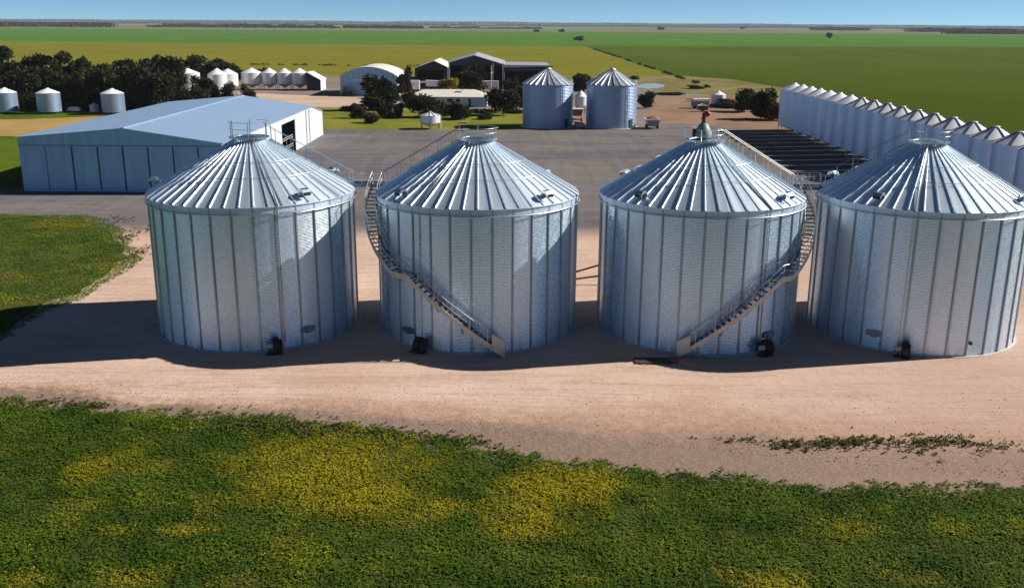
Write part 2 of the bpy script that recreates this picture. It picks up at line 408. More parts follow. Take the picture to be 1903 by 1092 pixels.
sheet('green_field', [(70.5, 60), (1800, 60), (1800, 1250), (70.5, 1000), (70.5, 400), (86, 330), (80, 240), (68, 225)], M['rfield'], 1.2, 3)
sheet('scrub_margin', [(-120, 345), (20, 330), (30, 215), (66, 190), (90, 230), (97, 305), (92, 400), (70, 432), (-110, 420)], M['scrub'], 3, 3)
sheet('back_yard', [(-130, 240), (60, 250), (64, 310), (40, 350), (20, 385), (-125, 395)], M['backyard'], 3, 3)
sheet('silo_yard', [(1, 262), (66, 262), (66, 200), (1, 202)], M['backyard'], 0.5, 2)
sheet('pale_dirt_strip', px([(440, 172), (560, 177), (700, 183), (780, 186), (770, 199), (640, 203), (560, 206), (470, 190)]), M['paledirt'], 1.0, 2)
sheet('red_dirt', [(32, 200), (58, 175), (72, 180), (80, 240), (84, 300), (64, 312), (44, 300), (34, 250)], M['reddirt'], 3, 2)
sheet('lawn', [(-60, 264), (-52, 258), (-40, 256), (4, 254), (2, 206), (-36, 203.5), (-39, 196), (-64, 196), (-64, 262)], M['lawn'], 0.6, 1.5)
sheet('young_crop', [(-260, 120), (-66, 126), (-66, 190), (-100, 188), (-230, 190)], M['leftgreen'], 0.8, 2)
sheet('ochre_earth', [(-240, 189), (-98, 188), (-66.5, 186), (-66, 228), (-94, 231), (-110, 222), (-240, 208)], M['earth'], 1.5, 2)
sheet('grass_verge', [(-260, 206), (-112, 221), (-96, 231), (-66, 234), (-60, 262), (-250, 262)], M['leftgreen'], 1.2, 2)
sheet('gravel_yard', [(-260, 107.5), (-44, 104), (-20, 98), (60, 96), (69, 110), (66, 222), (58, 206), (38, 222), (2, 206), (-38, 204), (-63, 190), (-64.5, 126.5), (-260, 122)], M['gravel'], 0.6, 1.5)
sheet('sandy_track', px([(-900, 760), (-300, 770), (0, 790), (320, 810), (640, 840), (890, 880), (1160, 920), (1400, 945), (1903, 950)])
      + [(60, 40), (68, 60), (68, 108), (30, 104.5), (-12, 106), (-44, 111.5)] + px([(150, 397), (170, 430), (190, 490), (120, 545), (40, 570), (-60, 630), (-400, 690)]), M['sand'], 0.45, 0.5)
sheet('crop_soil', px([(-420, 752), (0, 754), (110, 770), (320, 782), (480, 793), (640, 808), (760, 828), (890, 846), (1040, 872), (1160, 886), (1280, 902), (1400, 912), (1530, 918), (1903, 916)]) + [(42, 41), (48, 8), (-48, 8)], M['cropsoil'], 0.5, 0.6)
sheet('crop_soil', px([(0, 622), (85, 564), (150, 546), (215, 495), (240, 478), (226, 455), (205, 428), (150, 405)]) + [(-59, 109.8), (-120, 109), (-120, 60), (-60, 62)], M['cropsoil'], 0.6, 0.8)
sheet('pond', px([(1180, 162), (1192, 157), (1215, 155), (1236, 158), (1230, 163), (1205, 166)]), M['pond'], 0.6, 1.0)

# ------------------------------------------------------------------ crops and weeds (uncountable)
def inpoly(x, y, poly):
    r = np.zeros(len(x), bool); n = len(poly)
    for i in range(n):
        x0, y0 = poly[i][0], poly[i][1]; x1, y1 = poly[(i + 1) % n][0], poly[(i + 1) % n][1]
        c = ((y0 > y) != (y1 > y)) & (x < (x1 - x0) * (y - y0) / (y1 - y0 + 1e-12) + x0)
        r ^= c
    return r
def vnoise(x, y, s, seed):      # smooth value noise
    rg = np.random.default_rng(seed); T = rg.random((256, 256))
    u, v = x / s, y / s; i, j = np.floor(u).astype(int), np.floor(v).astype(int); a, b = u - i, v - j
    a = a * a * (3 - 2 * a); b = b * b * (3 - 2 * b); g = lambda p, q: T[p % 256, q % 256]
    return (g(i, j) * (1 - a) + g(i + 1, j) * a) * (1 - b) + (g(i, j + 1) * (1 - a) + g(i + 1, j + 1) * a) * b
def leaf_quads(bx, by, bz, h, spread, nleaf, wid, base, jitter, rg, lo=.15, hi=1.25):
    n = len(bx) * nleaf
    rep = lambda a: np.repeat(a, nleaf, axis=0)
    az = rg.random(n) * 2 * PI; el = rg.uniform(lo, hi, n); L = rep(spread) * rg.uniform(.6, 1.2, n)
    z0 = rep(bz) + rep(h) * rg.uniform(0.1, .75, n)
    c = np.stack([rep(bx), rep(by), z0], 1)
    d = np.stack([np.cos(az) * np.cos(el), np.sin(az) * np.cos(el), np.sin(el)], 1)
    s = np.stack([-np.sin(az), np.cos(az), rg.uniform(-.4, .4, n)], 1)
    w = (wid * rg.uniform(.7, 1.3, n))[:, None]
    t = d.copy(); t[:, 2] -= .55
    p1 = c + d * (L * .55)[:, None]; p2 = p1 + t * (L * .5)[:, None]
    V = np.stack([c, p1 + s * w * .5, p2, p1 - s * w * .5], 1)
    col = rep(base) * (1 + rg.uniform(-jitter, jitter, (n, 1)))
    return V, col
def crop(name, poly, spacing, ylw, seed, hmul=1.0, nleaf=7, yscale=5.0, wid=.07, br=1.0):
    rg = np.random.default_rng(seed)
    P = np.array([(p[0], p[1]) for p in poly]); lo, hi = P.min(0), P.max(0)
    gx, gy = np.meshgrid(np.arange(lo[0], hi[0], spacing), np.arange(lo[1], hi[1], spacing))
    x = gx.ravel() + rg.uniform(-.5, .5, gx.size) * spacing; y = gy.ravel() + rg.uniform(-.5, .5, gx.size) * spacing
    wob = (vnoise(x, y, 2.6, seed + 5) - .5) * .8 + (vnoise(x, y, .7, seed + 6) - .5) * 1.1 + rg.normal(0, .28, len(x))
    k = inpoly(x + wob * .4, y + wob, poly); x, y = x[k], y[k]
    k = (vnoise(x, y, .8, seed + 1) + rg.random(len(x)) * .5) > .26; x, y = x[k], y[k]
    # flowering patches
    f = np.zeros(len(x))
    for cx, cy, rx, ry, a in ylw: f = np.maximum(f, a * np.exp(-(((x - cx) / rx) ** 2 + ((y - cy) / ry) ** 2)))
    f = f + (vnoise(x, y, yscale, seed + 2) - .5) * .42 + (vnoise(x, y, 1.1, seed + 3) - .5) * .5
    f = np.clip((f - .10) / .72, 0, 1)
    h = (.11 + .15 * vnoise(x, y, 1.1, seed + 4) + .03 * rg.random(len(x))) * hmul
    dk = np.array([.044, .094, .009]) * br; md = np.array([.098, .158, .013]) * br; ye = np.array([.37, .315, .014])
    gmix = np.clip((vnoise(x, y, 2.6, seed + 7) * .55 + vnoise(x, y, .9, seed + 8) * .45 - .5) * 1.9 + .5, 0, 1)[:, None]
    base = (dk * (1 - gmix) + md * gmix)
    base = base * (1 - f[:, None] * .8) + ye * f[:, None] * .8
    V, c = leaf_quads(x, y, np.zeros(len(x)), h, h * .55 + .07, nleaf, wid, base, .16, rg, -.05, .7)
    # yellow flower heads
    k = rg.random(len(x)) < f * .45; xf, yf, hf = x[k], y[k], h[k]
    nf = 3; n = len(xf) * nf; rp = lambda a: np.repeat(a, nf)
    s = rg.uniform(.018, .045, n)[:, None]
    c0 = np.stack([rp(xf) + rg.normal(0, .06, n), rp(yf) + rg.normal(0, .06, n), rp(hf) * rg.uniform(.95, 1.25, n) + .05], 1)
    az = rg.random(n) * PI
    a = np.stack([np.cos(az), np.sin(az), rg.uniform(-.5, .5, n)], 1) * s; b = np.stack([-np.sin(az), np.cos(az), rg.uniform(-.5, .5, n)], 1) * s
    VF = np.stack([c0 - a, c0 - b, c0 + a, c0 + b], 1)
    CF = np.array([.30, .26, .016]) * (1 + rg.uniform(-.3, .3, (n, 1)))
    o = link(name, quads_mesh(name, np.concatenate([V, VF]), np.concatenate([c, CF]), M['leaf'])); o['kind'] = 'stuff'
    return o
fg_poly = [tuple(p[:2]) for p in px([(-60, 738), (0, 741), (110, 757), (320, 768), (480, 778), (640, 792), (760, 812), (890, 830), (1040, 858), (1160, 872), (1280, 888), (1400, 900), (1530, 907), (1960, 905)])] + [(27, 40), (24, 30), (-24, 30), (-33, 50)]
def blob(x, y, wx, wy, a=1.0):
    c = G(x, y); return (c.x, c.y, abs(G(x + wx, y).x - c.x), abs(G(x, y - wy).y - c.y), a)
o = crop('flowering_crop', fg_poly, .15,
     [blob(600, 880, 150, 65), blob(660, 930, 130, 40), blob(540, 850, 90, 30, .8), blob(990, 930, 70, 60), blob(1080, 910, 75, 30), blob(960, 985, 60, 25, .8),
      blob(220, 990, 50, 10, .6), blob(345, 990, 50, 10, .6), blob(240, 1075, 70, 22, .75), blob(50, 1080, 60, 14, .55), blob(170, 880, 60, 25, .3),
      blob(820, 945, 60, 18, .6), blob(1560, 990, 80, 20, .45), blob(1440, 1090, 60, 20, .6), blob(1700, 1080, 70, 16, .4), blob(1100, 1080, 90, 14, .45), blob(760, 1060, 70, 14, .35), blob(1760, 985, 60, 14, .3), blob(30, 830, 60, 20, .4)], 21)
tag(o, 'leafy green crop with patches of yellow flowers in front of the sandy track', 'crop')
lf_poly = [tuple(p[:2]) for p in px([(0, 640), (85, 578), (150, 560), (238, 502), (265, 482), (249, 452), (227, 424), (150, 400)])] + [(-59, 110.2), (-85, 109.5), (-85, 66), (-50, 64)]
o = crop('flowering_crop', lf_poly, .22, [blob(110, 420, 70, 8, .55), blob(20, 520, 40, 16, .5), blob(200, 500, 40, 10, .55), blob(10, 560, 40, 12, .4)], 31, .8, 6, 6.0, .10, 1.45)
tag(o, 'tongue of green and yellow crop beside the leftmost big silo', 'crop')
def weeds(name, label, patches, seed):
    rg = np.random.default_rng(seed); VV, CC = [], []
    for (x, y, wx, wy, n) in patches:
        c = G(x, y); sx = abs(G(x + wx, y).x - c.x); sy = abs(G(x, y - wy).y - c.y)
        bx = c.x + rg.normal(0, sx * .6, n); by = c.y + rg.normal(0, sy * .6, n)
        hh = rg.uniform(.04, .17, n)
        t = rg.random((n, 1)); base = np.array([.06, .085, .018]) * t + np.array([.13, .12, .04]) * (1 - t)
        bx = bx + 0.0; V, C_ = leaf_quads(bx, by, np.full(n, .05), hh, hh * 1.1 + .05, 9, .07, base, .4, rg, .0, 1.1); VV.append(V); CC.append(C_)
    o = link(name, quads_mesh(name, np.concatenate(VV), np.concatenate(CC), M['leaf'])); o['kind'] = 'stuff'
    tag(o, label, 'weeds')
weeds('weeds', 'low green weeds scattered on the bare sandy shoulder at right', [(1480, 828, 55, 9, 90), (1560, 824, 45, 8, 90), (1620, 820, 40, 7, 60), (1720, 822, 50, 10, 80), (1780, 826, 40, 10, 60), (1380, 820, 60, 6, 24), (1860, 832, 50, 10, 30), (1650, 835, 140, 14, 50)], 41)
weeds('weeds', 'sparse green weed tufts along the crop edge by the sandy track', [(160, 754, 60, 6, 60), (460, 790, 90, 16, 200), (570, 798, 90, 12, 160), (720, 806, 80, 10, 110), (850, 822, 70, 10, 80), (120, 748, 80, 6, 40), (240, 440, 22, 18, 120), (262, 470, 16, 12, 70), (215, 410, 30, 6, 50)], 42)

def stones(name, label, n, seed):
    rg = np.random.default_rng(seed); VV = []
    x = rg.uniform(-34, 32, n * 3); t = rg.random(n * 3) ** 2
    y = 48.3 - .21 * x + 1.0 + t * np.maximum(2.0, 7 + .2 * x); k = (y > 42.5); x, y = x[k][:n], y[k][:n]; m_ = len(x)
    r = rg.uniform(.015, .055, m_); vs, fs = [], []
    for i in range(m_):
        b = len(vs); a = rg.random() * 6.28
        for q in range(4): vs.append((x[i] + r[i] * math.cos(a + q * 1.57) * rg.uniform(.6, 1.3), y[i] + r[i] * math.sin(a + q * 1.57) * rg.uniform(.6, 1.3), .05))
        vs.append((x[i] + r[i] * .2, y[i], .065 + r[i] * rg.uniform(.6, 1.1)))
        fs += [(b, b + 1, b + 4), (b + 1, b + 2, b + 4), (b + 2, b + 3, b + 4), (b + 3, b, b + 4)]
    me = bpy.data.meshes.new(name); me.from_pydata(vs, [], fs); me.update(); me.materials.append(M['clod'])
    o = link(name, me); o['kind'] = 'stuff'; tag(o, label, 'stones')
M['clod'] = simple('brown_clod', (0.36, 0.25, 0.19), 0.95, 0, 0.3, 3, 0)
stones('gravel_stones', 'small brown stones and clods strewn over the track shoulder beside the crop', 2000, 44)
# ------------------------------------------------------------------ trees
def crown_mesh(name, seed, lobes, nleaf, size, dark, light):
    rg = np.random.default_rng(seed); VV, CC = [], []
    tot = sum(l[3] * l[4] for l in lobes)
    for (cx, cy, cz, rx, rz) in lobes:
        n = int(nleaf * rx * rz / tot)
        d = rg.normal(0, 1, (n, 3)); d /= np.linalg.norm(d, axis=1)[:, None]
        rad = rg.random(n) ** .45; rad *= 1 + rg.normal(0, .13, n)
        c = d * rad[:, None] * np.array([rx, rx, rz]) + np.array([cx, cy, cz])
        a = rg.normal(0, 1, (n, 3)); a /= np.linalg.norm(a, axis=1)[:, None]
        b = np.cross(a, rg.normal(0, 1, (n, 3))); b /= np.linalg.norm(b, axis=1)[:, None]
        s = (size * rg.uniform(.6, 1.4, n))[:, None]
        VV.append(np.stack([c - a * s, c - b * s * .6, c + a * s, c + b * s * .6], 1))
        lobe_t = rg.uniform(-.25, .25)
        t = np.clip(rg.random(n) * .8 + lobe_t, 0, 1)[:, None]
        CC.append(np.array(dark) * (1 - t) + np.array(light) * t)
    V = np.concatenate(VV); k = V[:, :, 2].min(1) > .02
    return quads_mesh(name, V[k], np.concatenate(CC)[k], M['leaf'])
# unit trees: height 1, crown width about 1 -> scaled
def lobes_of(seed, kind):
    rg = random.Random(seed); L = []
    if kind == 'tall':
        for i in range(13):
            a = rg.uniform(0, 2 * PI); z = rg.uniform(.20, .85); r = .33 * (1 - abs(z - .5) * .9) * rg.uniform(.4, 1)
            L.append((r * math.cos(a), r * math.sin(a), z, rg.uniform(.13, .22), rg.uniform(.09, .15)))
    elif kind == 'round':
        for i in range(14):
            a = rg.uniform(0, 2 * PI); z = rg.uniform(.22, .8); r = .36 * math.sqrt(max(0, 1 - ((z - .5) / .5) ** 2)) * rg.uniform(.5, 1)
            L.append((r * math.cos(a), r * math.sin(a), z, rg.uniform(.15, .24), rg.uniform(.12, .2)))
    else:   # bush, down to the ground
        for i in range(12):
            a = rg.uniform(0, 2 * PI); z = rg.uniform(.12, .72); r = .36 * (1 - z * .5) * rg.uniform(.3, 1)
            L.append((r * math.cos(a), r * math.sin(a), z, rg.uniform(.15, .24), rg.uniform(.13, .24)))
    return L
DK = ((.013, .017, .006), (.062, .070, .024)); OL = ((.022, .027, .009), (.075, .078, .026)); BR = ((.025, .020, .012), (.075, .058, .03))
YE = ((.16, .12, .010), (.36, .27, .03)); GG = ((.03, .04, .022), (.085, .095, .05))
CM = {}
for kind in ('tall', 'round', 'bush'):
    for cn, cc in (('dark', DK), ('olive', OL), ('brown', BR), ('yellow', YE), ('grey', GG)):
        for v in range(2 if cn in ('dark', 'olive') else 1):
            CM[kind, cn, v] = (kind, cn, v, cc)
_cm = {}
def crown(kind, cn, v=0):
    if (kind, cn, v) not in CM: v = 0
    if (kind, cn, v) not in _cm:
        cc = CM[kind, cn, v][3]; sd = hash((len(kind), len(cn), v)) % 1000 + len(kind) * 31 + v * 7
        _cm[kind, cn, v] = crown_mesh('crown', sd, lobes_of(sd, kind), 3200, .040, *cc)
    return _cm[kind, cn, v]
_tm = []
def trunk_mesh():
    if not _tm:
        mb = MB(); mb.cyl((0, 0, 0), (.01, 0, .3), .028, .02, 8); mb.cyl((.01, 0, .3), (0, .01, .6), .02, .009, 7)
        for a, z, l in ((.4, .26, .3), (2.3, .3, .28), (4.2, .24, .3), (5.3, .36, .24), (1.3, .4, .22)):
            mb.cyl((.008, 0, z), (l * .8 * math.cos(a), l * .8 * math.sin(a), z + l * .8), .012, .004, 6)
        _tm.append(mb.mesh('trunk', M['soil_dark']))
    return _tm[0]
TN = [0]
def tree(x, Y, h, w, kind, cn, label, cat='tree', group=None, name=None):
    TN[0] += 1
    t = thing(name or ('bush' if kind == 'bush' else 'tree'), label, cat, (x, Y, 0), TN[0] * 2.4, group)
    link('crown', crown(kind, cn, TN[0] % 2), t, sc=(w, w, h))
    if kind != 'bush': link('trunk', trunk_mesh(), t, sc=(h * .9, h * .9, h))
    return t
def ptree(xb, yb, yt, wpx, kind, cn, label, cat=None, group=None, Y=None):
    g = G(xb, yb) if Y is None else AT(xb, yb, Y); Y = g.y
    h = max(.5, AT(xb, yt, Y).z); w = abs(AT(xb + wpx, yb, Y).x - AT(xb, yb, Y).x)
    return tree(g.x, Y, h * 1.04, w * 1.12, kind, cn, label, cat or ('bush' if kind == 'bush' else 'tree'), group)
BELT = 'dark trees in the thick belt behind the left grain bins'
bl = 'dark evergreen tree crowded into the thick belt behind the left grain bins'
rg = random.Random(5)
for x, yt, w in [(-20, 92, 60), (6, 88, 40), (35, 118, 46), (70, 108, 50), (98, 106, 52), (140, 98, 44), (165, 112, 42), (195, 122, 50), (228, 116, 52), (262, 112, 50), (292, 108, 52), (322, 107, 54), (356, 116, 44), (388, 105, 60), (420, 114, 44), (440, 124, 36)]:
    Y = rg.uniform(262, 286) if x < 330 else rg.uniform(332, 345); tree(AT(x, 180, Y).x, Y, AT(x, yt - 3, Y).z * 1.10, abs(AT(x + w, 180, Y).x - AT(x, 180, Y).x) * 1.45, 'tall', 'dark', bl, 'tree', BELT)
for x, yt, w in [(-24, 140, 60), (18, 150, 56), (52, 135, 56), (84, 130, 60), (118, 140, 56), (150, 132, 60), (182, 138, 56), (214, 130, 60), (246, 136, 58), (276, 128, 58), (304, 140, 50), (380, 146, 34)]:
    Y = rg.uniform(243, 254); tree(AT(x, 190, Y).x, Y, AT(x, yt - 5, Y).z * 1.10, abs(AT(x + w, 190, Y).x - AT(x, 190, Y).x) * 1.35, 'round', 'dark', bl, 'tree', BELT)
for x, yb, yt, w in [(-10, 216, 178, 50), (22, 216, 172, 50), (52, 216, 176, 56), (80, 216, 168, 56), (110, 214, 172, 56), (140, 214, 172, 60), (170, 214, 176, 56), (200, 212, 170, 56), (230, 208, 166, 56), (260, 206, 166, 56), (290, 200, 160, 54), (322, 194, 160, 44), (350, 194, 164, 40), (376, 192, 160, 40)]:
    ptree(x, yb, yt, w, 'bush', 'dark', 'dark low bush filling the foot of the tree belt behind the left bins', group='dark bushes at the foot of the tree belt', Y=244)
ptree(425, 184, 148, 34, 'bush', 'olive', 'dark bush half hiding a white bin behind the blue shed roof', Y=262)
ptree(462, 184, 150, 32, 'bush', 'olive', 'olive bush in front of the first white hopper bin', Y=268)
ptree(399, 186, 154, 26, 'bush', 'dark', 'dark bush left of the half hidden white bin', Y=264)
ptree(490, 142, 124, 30, 'round', 'olive', 'small dark tree peeping out behind the row of white hopper bins', Y=345)
ptree(706, 204, 133, 84, 'bush', 'dark', 'big dark round tree in front of the arched white shed', 'tree')
ptree(650, 206, 192, 40, 'bush', 'brown', 'low brown scrub at the left end of the lawn hedge')
ptree(668, 220, 187, 36, 'bush', 'brown', 'reddish brown bush at the left end of the lawn')
ptree(692, 229, 206, 40, 'bush', 'grey', 'grey green low shrub nearest the gravel on the lawn')
ptree(718, 219, 190, 42, 'bush', 'dark', 'dark bush under the big round tree on the lawn')
ptree(741, 218, 186, 24, 'bush', 'dark', 'narrow upright dark bush on the lawn left of the house')
ptree(752, 180, 120, 34, 'tall', 'brown', 'tall narrow dark tree at the right end of the arched shed', Y=292)
ptree(722, 196, 158, 50, 'round', 'olive', 'olive tree leaning right behind the big round tree', Y=268)
ptree(786, 218, 170, 74, 'bush', 'olive', 'broad olive brown tree at the left end of the white roofed house', 'tree')
ptree(822, 216, 184, 46, 'bush', 'dark', 'dark bush in front of the house wall behind the hopper tank')
ptree(858, 222, 188, 52, 'bush', 'dark', 'dark bush in front of the middle of the house')
ptree(836, 178, 141, 48, 'bush', 'yellow', 'bright yellow bush behind the house roof', Y=296)
ptree(876, 176, 121, 62, 'round', 'dark', 'dark green tree in front of the big open gable shed', Y=312)
ptree(936, 214, 160, 66, 'round', 'brown', 'round brown green tree right of the house')
ptree(966, 208, 152, 44, 'round', 'olive', 'olive tree squeezed against the left round silo', Y=252)
ptree(1200, 200, 164, 36, 'bush', 'dark', 'dark upright bush right of the second round silo', Y=262)
ptree(1076, 172, 134, 60, 'bush', 'dark', 'dark bush seen between the roofs of the two round silos', Y=330)
ptree(1176, 150, 140, 26, 'bush', 'olive', 'little olive shrub behind the roof of the second round silo', Y=400)
ptree(1290, 164, 157, 40, 'bush', 'olive', 'low olive scrub patch on the dry margin of the green field', Y=345)
ptree(1245, 176, 170, 60, 'bush', 'olive', 'flat olive scrub just right of the pond')
ptree(1352, 200, 181, 60, 'bush', 'brown', 'brown low bush behind the small white bin at the dirt edge')
ptree(1386, 208, 158, 58, 'bush', 'dark', 'dark bush forming the left end of the clump by the silo row')
ptree(1414, 222, 160, 62, 'bush', 'dark', 'largest dark bush in front of the far end of the silo row')
ptree(1438, 224, 172, 44, 'bush', 'brown', 'dark brown bush touching the far silo of the long row')
ptree(760, 200, 166, 34, 'bush', 'olive', 'olive bush between the tall narrow tree and the house')
ptree(900, 222, 204, 30, 'bush', 'olive', 'small olive bush on the lawn under the right end of the house')
ptree(846, 220, 196, 30, 'bush', 'grey', 'grey green bush between the two dark bushes in front of the house')
ptree(948, 178, 142, 34, 'round', 'brown', 'brown tree in front of the dark lean to beside the open shed', Y=300)
for q in [(1075, 77, 66, 22, 'dark dome shaped lone tree beyond the end of the field boundary'), (997, 61, 54, 12, 'tiny far tree left of the lone field tree'), (1043, 61, 53, 12, 'tiny far tree just above the lone field tree'), (1541, 73, 60, 12, 'small lone tree far out in the right green field'),
          (1380, 55, 48, 10, 'speck of a far tree on the horizon right of centre'), (1228, 57, 50, 14, 'low speck of far trees on the horizon near the middle')]:
    ptree(*q[:4], 'round', 'olive', q[4])

# distant woods: uncountable belts
def wood(name, label, segs, seed, dark=(.020, .026, .018), light=(.055, .065, .040)):
    rg = np.random.default_rng(seed); VV, CC = [], []
    for (xa, xb, Y, hmin, hmax, dep, dens) in segs:
        n = int(dens); nx = rg.uniform(xa, xb, n); ny = Y + rg.uniform(0, dep, n)
        env = hmin + (hmax - hmin) * vnoise(nx, ny * 0, (xb - xa) / 40 + 12, seed)
        gap = vnoise(nx, ny * 0 + 7, (xb - xa) / 55 + 15, seed + 1) + (.3 if Y > 7000 else 0)
        env = np.where(gap < .25, env * .35, env)
        nz = rg.random(n) ** .8 * env + .5; s = rg.uniform(1.2, 3.2, n)[:, None]
        c = np.stack([nx, ny, nz], 1)
        a = rg.normal(0, 1, (n, 3)); a /= np.linalg.norm(a, axis=1)[:, None]
        b = np.cross(a, rg.normal(0, 1, (n, 3))); b /= np.linalg.norm(b, axis=1)[:, None]
        VV.append(np.stack([c - a * s, c - b * s, c + a * s, c + b * s], 1)); t = rg.random((n, 1))
        CC.append(np.array(dark) * (1 - t) + np.array(light) * t)
    V = np.concatenate(VV); V[:, :, 2] = np.maximum(V[:, :, 2], .05)
    o = link(name, quads_mesh(name, V, np.concatenate(CC), M['leaf'])); o['kind'] = 'stuff'; tag(o, label, 'woods')
wood('distant_woods', 'long hazy belt of woodland along the whole horizon', [(-5200, 5200, 7400, 19, 26, 900, 80000), (-4300, 4300, 5600, 5, 12, 500, 26000)], 51)
wood('distant_woods', 'dark straight tree belt on the left part of the horizon', [(-2300, -1180, 2900, 9, 14, 60, 9000), (-1150, -560, 3100, 3, 13, 120, 4500)], 52)
wood('distant_woods', 'thin dark tree belt on the horizon near the middle', [(-560, -300, 3250, 7, 10, 60, 2600), (-300, 100, 3500, 2, 7, 100, 1800)], 53)
wood('distant_woods', 'dark broken tree belts on the right part of the horizon', [(1180, 1400, 3900, 8, 13, 80, 2600), (1330, 1640, 3300, 7, 14, 100, 3600), (1170, 1900, 2650, 9, 15, 80, 8000)], 54)
def scrubline(name, label, pts, seed, n, hmax):
    rg = np.random.default_rng(seed); t = rg.random(n) * (len(pts) - 1); i = np.minimum(t.astype(int), len(pts) - 2); f = (t - i)[:, None]
    P = np.array([(p[0], p[1]) for p in pts]); xy = P[i] * (1 - f) + P[i + 1] * f
    gap = vnoise(t * 40, t * 0, 2.0, seed); k = gap > .42; xy = xy[k]; m_ = len(xy)
    c = np.concatenate([xy + rg.normal(0, .5, (m_, 2)), rg.random((m_, 1)) * hmax + .1], 1)
    a = rg.normal(0, .24, (m_, 3)); b = rg.normal(0, .24, (m_, 3)); tt = rg.random((m_, 1))
    o = link(name, quads_mesh(name, np.stack([c - a, c - b, c + a, c + b], 1), np.array([.02, .025, .01]) * (1 - tt) + np.array([.06, .065, .02]) * tt, M['leaf']))
    o['kind'] = 'stuff'; tag(o, label, 'scrub')
scrubline('field_boundary_scrub', 'dark broken line of scrub along the boundary between the two fields', [(70, 345), (70, 560), (70, 860)], 61, 2600, .55)
scrubline('field_boundary_scrub', 'thin dark scrub line at the near edge of the ochre field', [(-165, 510), (-75, 505), (20, 500)], 62, 1700, .6)
scrubline('field_boundary_scrub', 'dark strip of low growth along the back of the lawn', [(-16, 246), (-8, 244.5), (2, 244)], 63, 1500, .7)

# ------------------------------------------------------------------ the four big silos
XS = [-19.06, -2.56, 13.82, 30.05]; YC = 69.63
RW, HW, RE = 7.27, 10.1, 7.40
SL = math.tan(R_(30.2))
RC, ZC = 1.05, HW + (RE - 1.05) * SL
def P(phi, r, z):        # phi in degrees from the camera side, towards +x
    a = R_(phi); return Vector((r * math.sin(a), -r * math.cos(a), z))
mb = MB(); prof = []
nz = 96 * 4
for i in range(nz + 1):
    z = 0.05 + (HW - 0.05) * i / nz; prof.append((RW + 0.009 * math.sin(2 * PI * i / 4), z))
mb.lathe(prof, 96); WALL = mb.mesh('wall', M['bin_wall'])
WALLTOP = None
# stiffener: hat section on one meridian
mb = MB(); mb.box(-.045, .045, -(RW + .085), -(RW + .012), 0.05, HW - .02); mb.box(-.085, .085, -(RW + .03), -(RW + .008), 0.05, HW - .03)
STIFF = mb.mesh('stiffener', M['stiff'])
mb = MB(); NR = 48
# roof: flat panels between raised ribs
def cone(phi, r, dz): return P(phi, r, HW + (RE - r) * SL + dz)
for k in range(NR):
    a0, a1 = 360 / NR * k, 360 / NR * (k + 1)
    rows = []
    for r in (RE, 5.6, 4.95, 3.45, 2.2, RC):
        hw = math.degrees(min(.065 * (.55 + .45 * r / RE), .065) / r); rp = .10 * (.55 + .45 * r / RE)
        rows.append([cone(a0 + hw, r, 0), cone((a0 + a1) / 2, r, -.012), cone(a1 - hw, r, 0), cone(a1 - hw * .55, r, rp), cone(a1 + hw * .55, r, rp), cone(a1 + hw, r, 0)])
    vs = [v for row in rows for v in row]; n = 6
    mb.add(vs, [(j * n + i, j * n + i + 1, (j + 1) * n + i + 1, (j + 1) * n + i) for j in range(len(rows) - 1) for i in range(n - 1)])
    mb.add([rows[0][2], rows[0][3], rows[0][4], rows[0][5]], [(0, 1, 2, 3)])
ROOF = mb.mesh('roof', M['bin_roof'])
mb = MB(); mb.lathe([(RW + .03, HW - .42), (RW + .075, HW - .42), (RW + .075, HW - .06), (RE + .03, HW - .04), (RE + .03, HW + .0), (RE - .05, HW + .0)], 96, False)
BAND = mb.mesh('eave_band', M['band'])
mb = MB(); mb.tube([P(i * 3.75, RW + .18, HW - .48) for i in range(96)], .045, 6, True)
for i in range(32): mb.bar(P(i * 11.25, RW + .02, HW - .48), P(i * 11.25, RW + .2, HW - .48), .04, .04)
RING = mb.mesh('eave_ring', M['galv'])
mb = MB()
for rr in (4.95, 3.45): mb.tube([cone(i * 3.75, rr, .14) for i in range(96)], .022, 5, True)
RRING = mb.mesh('roof_ring', M['galv'])
mb = MB(); mb.lathe([(RC + .02, ZC - .06), (RC + .02, ZC + .12), (.95, ZC + .16), (.45, ZC + .26), (.0, ZC + .30)], 32)
CAPM = mb.mesh('cap', M['galv'])
mb = MB(); mb.lathe([(RC + .05, ZC + .10), (1.42, ZC + .10), (1.42, ZC + .19), (RC + .05, ZC + .19), (RC + .05, ZC + .10)], 32, False)
PLATM = mb.mesh('platform', M['galv'])
def railmesh(n, h, ring=True):
    mb = MB()
    for i in range(n): mb.bar(P(i * 360 / n + 12, 1.39, ZC + .19), P(i * 360 / n + 12, 1.39, ZC + .19 + h), .05, .05, (1, 0, 0))
    if ring:
        for f in (.55, 1.0): mb.tube([P(i * 11.25 - 78, 1.39, ZC + .19 + h * f) for i in range(15 if f < 1 else 23)], .018, 5)
    mb.bar(P(40, 1.39, ZC + .19 + h), P(62, 1.5, ZC + .19 + h), .06, .05); mb.bar(P(-70, 1.39, ZC + .19 + h), P(-48, 1.42, ZC + .19 + h), .06, .05)
    return mb.mesh('guard_rail', M['galv'])
RAIL1, RAIL2 = railmesh(6, 1.05), railmesh(5, .75)
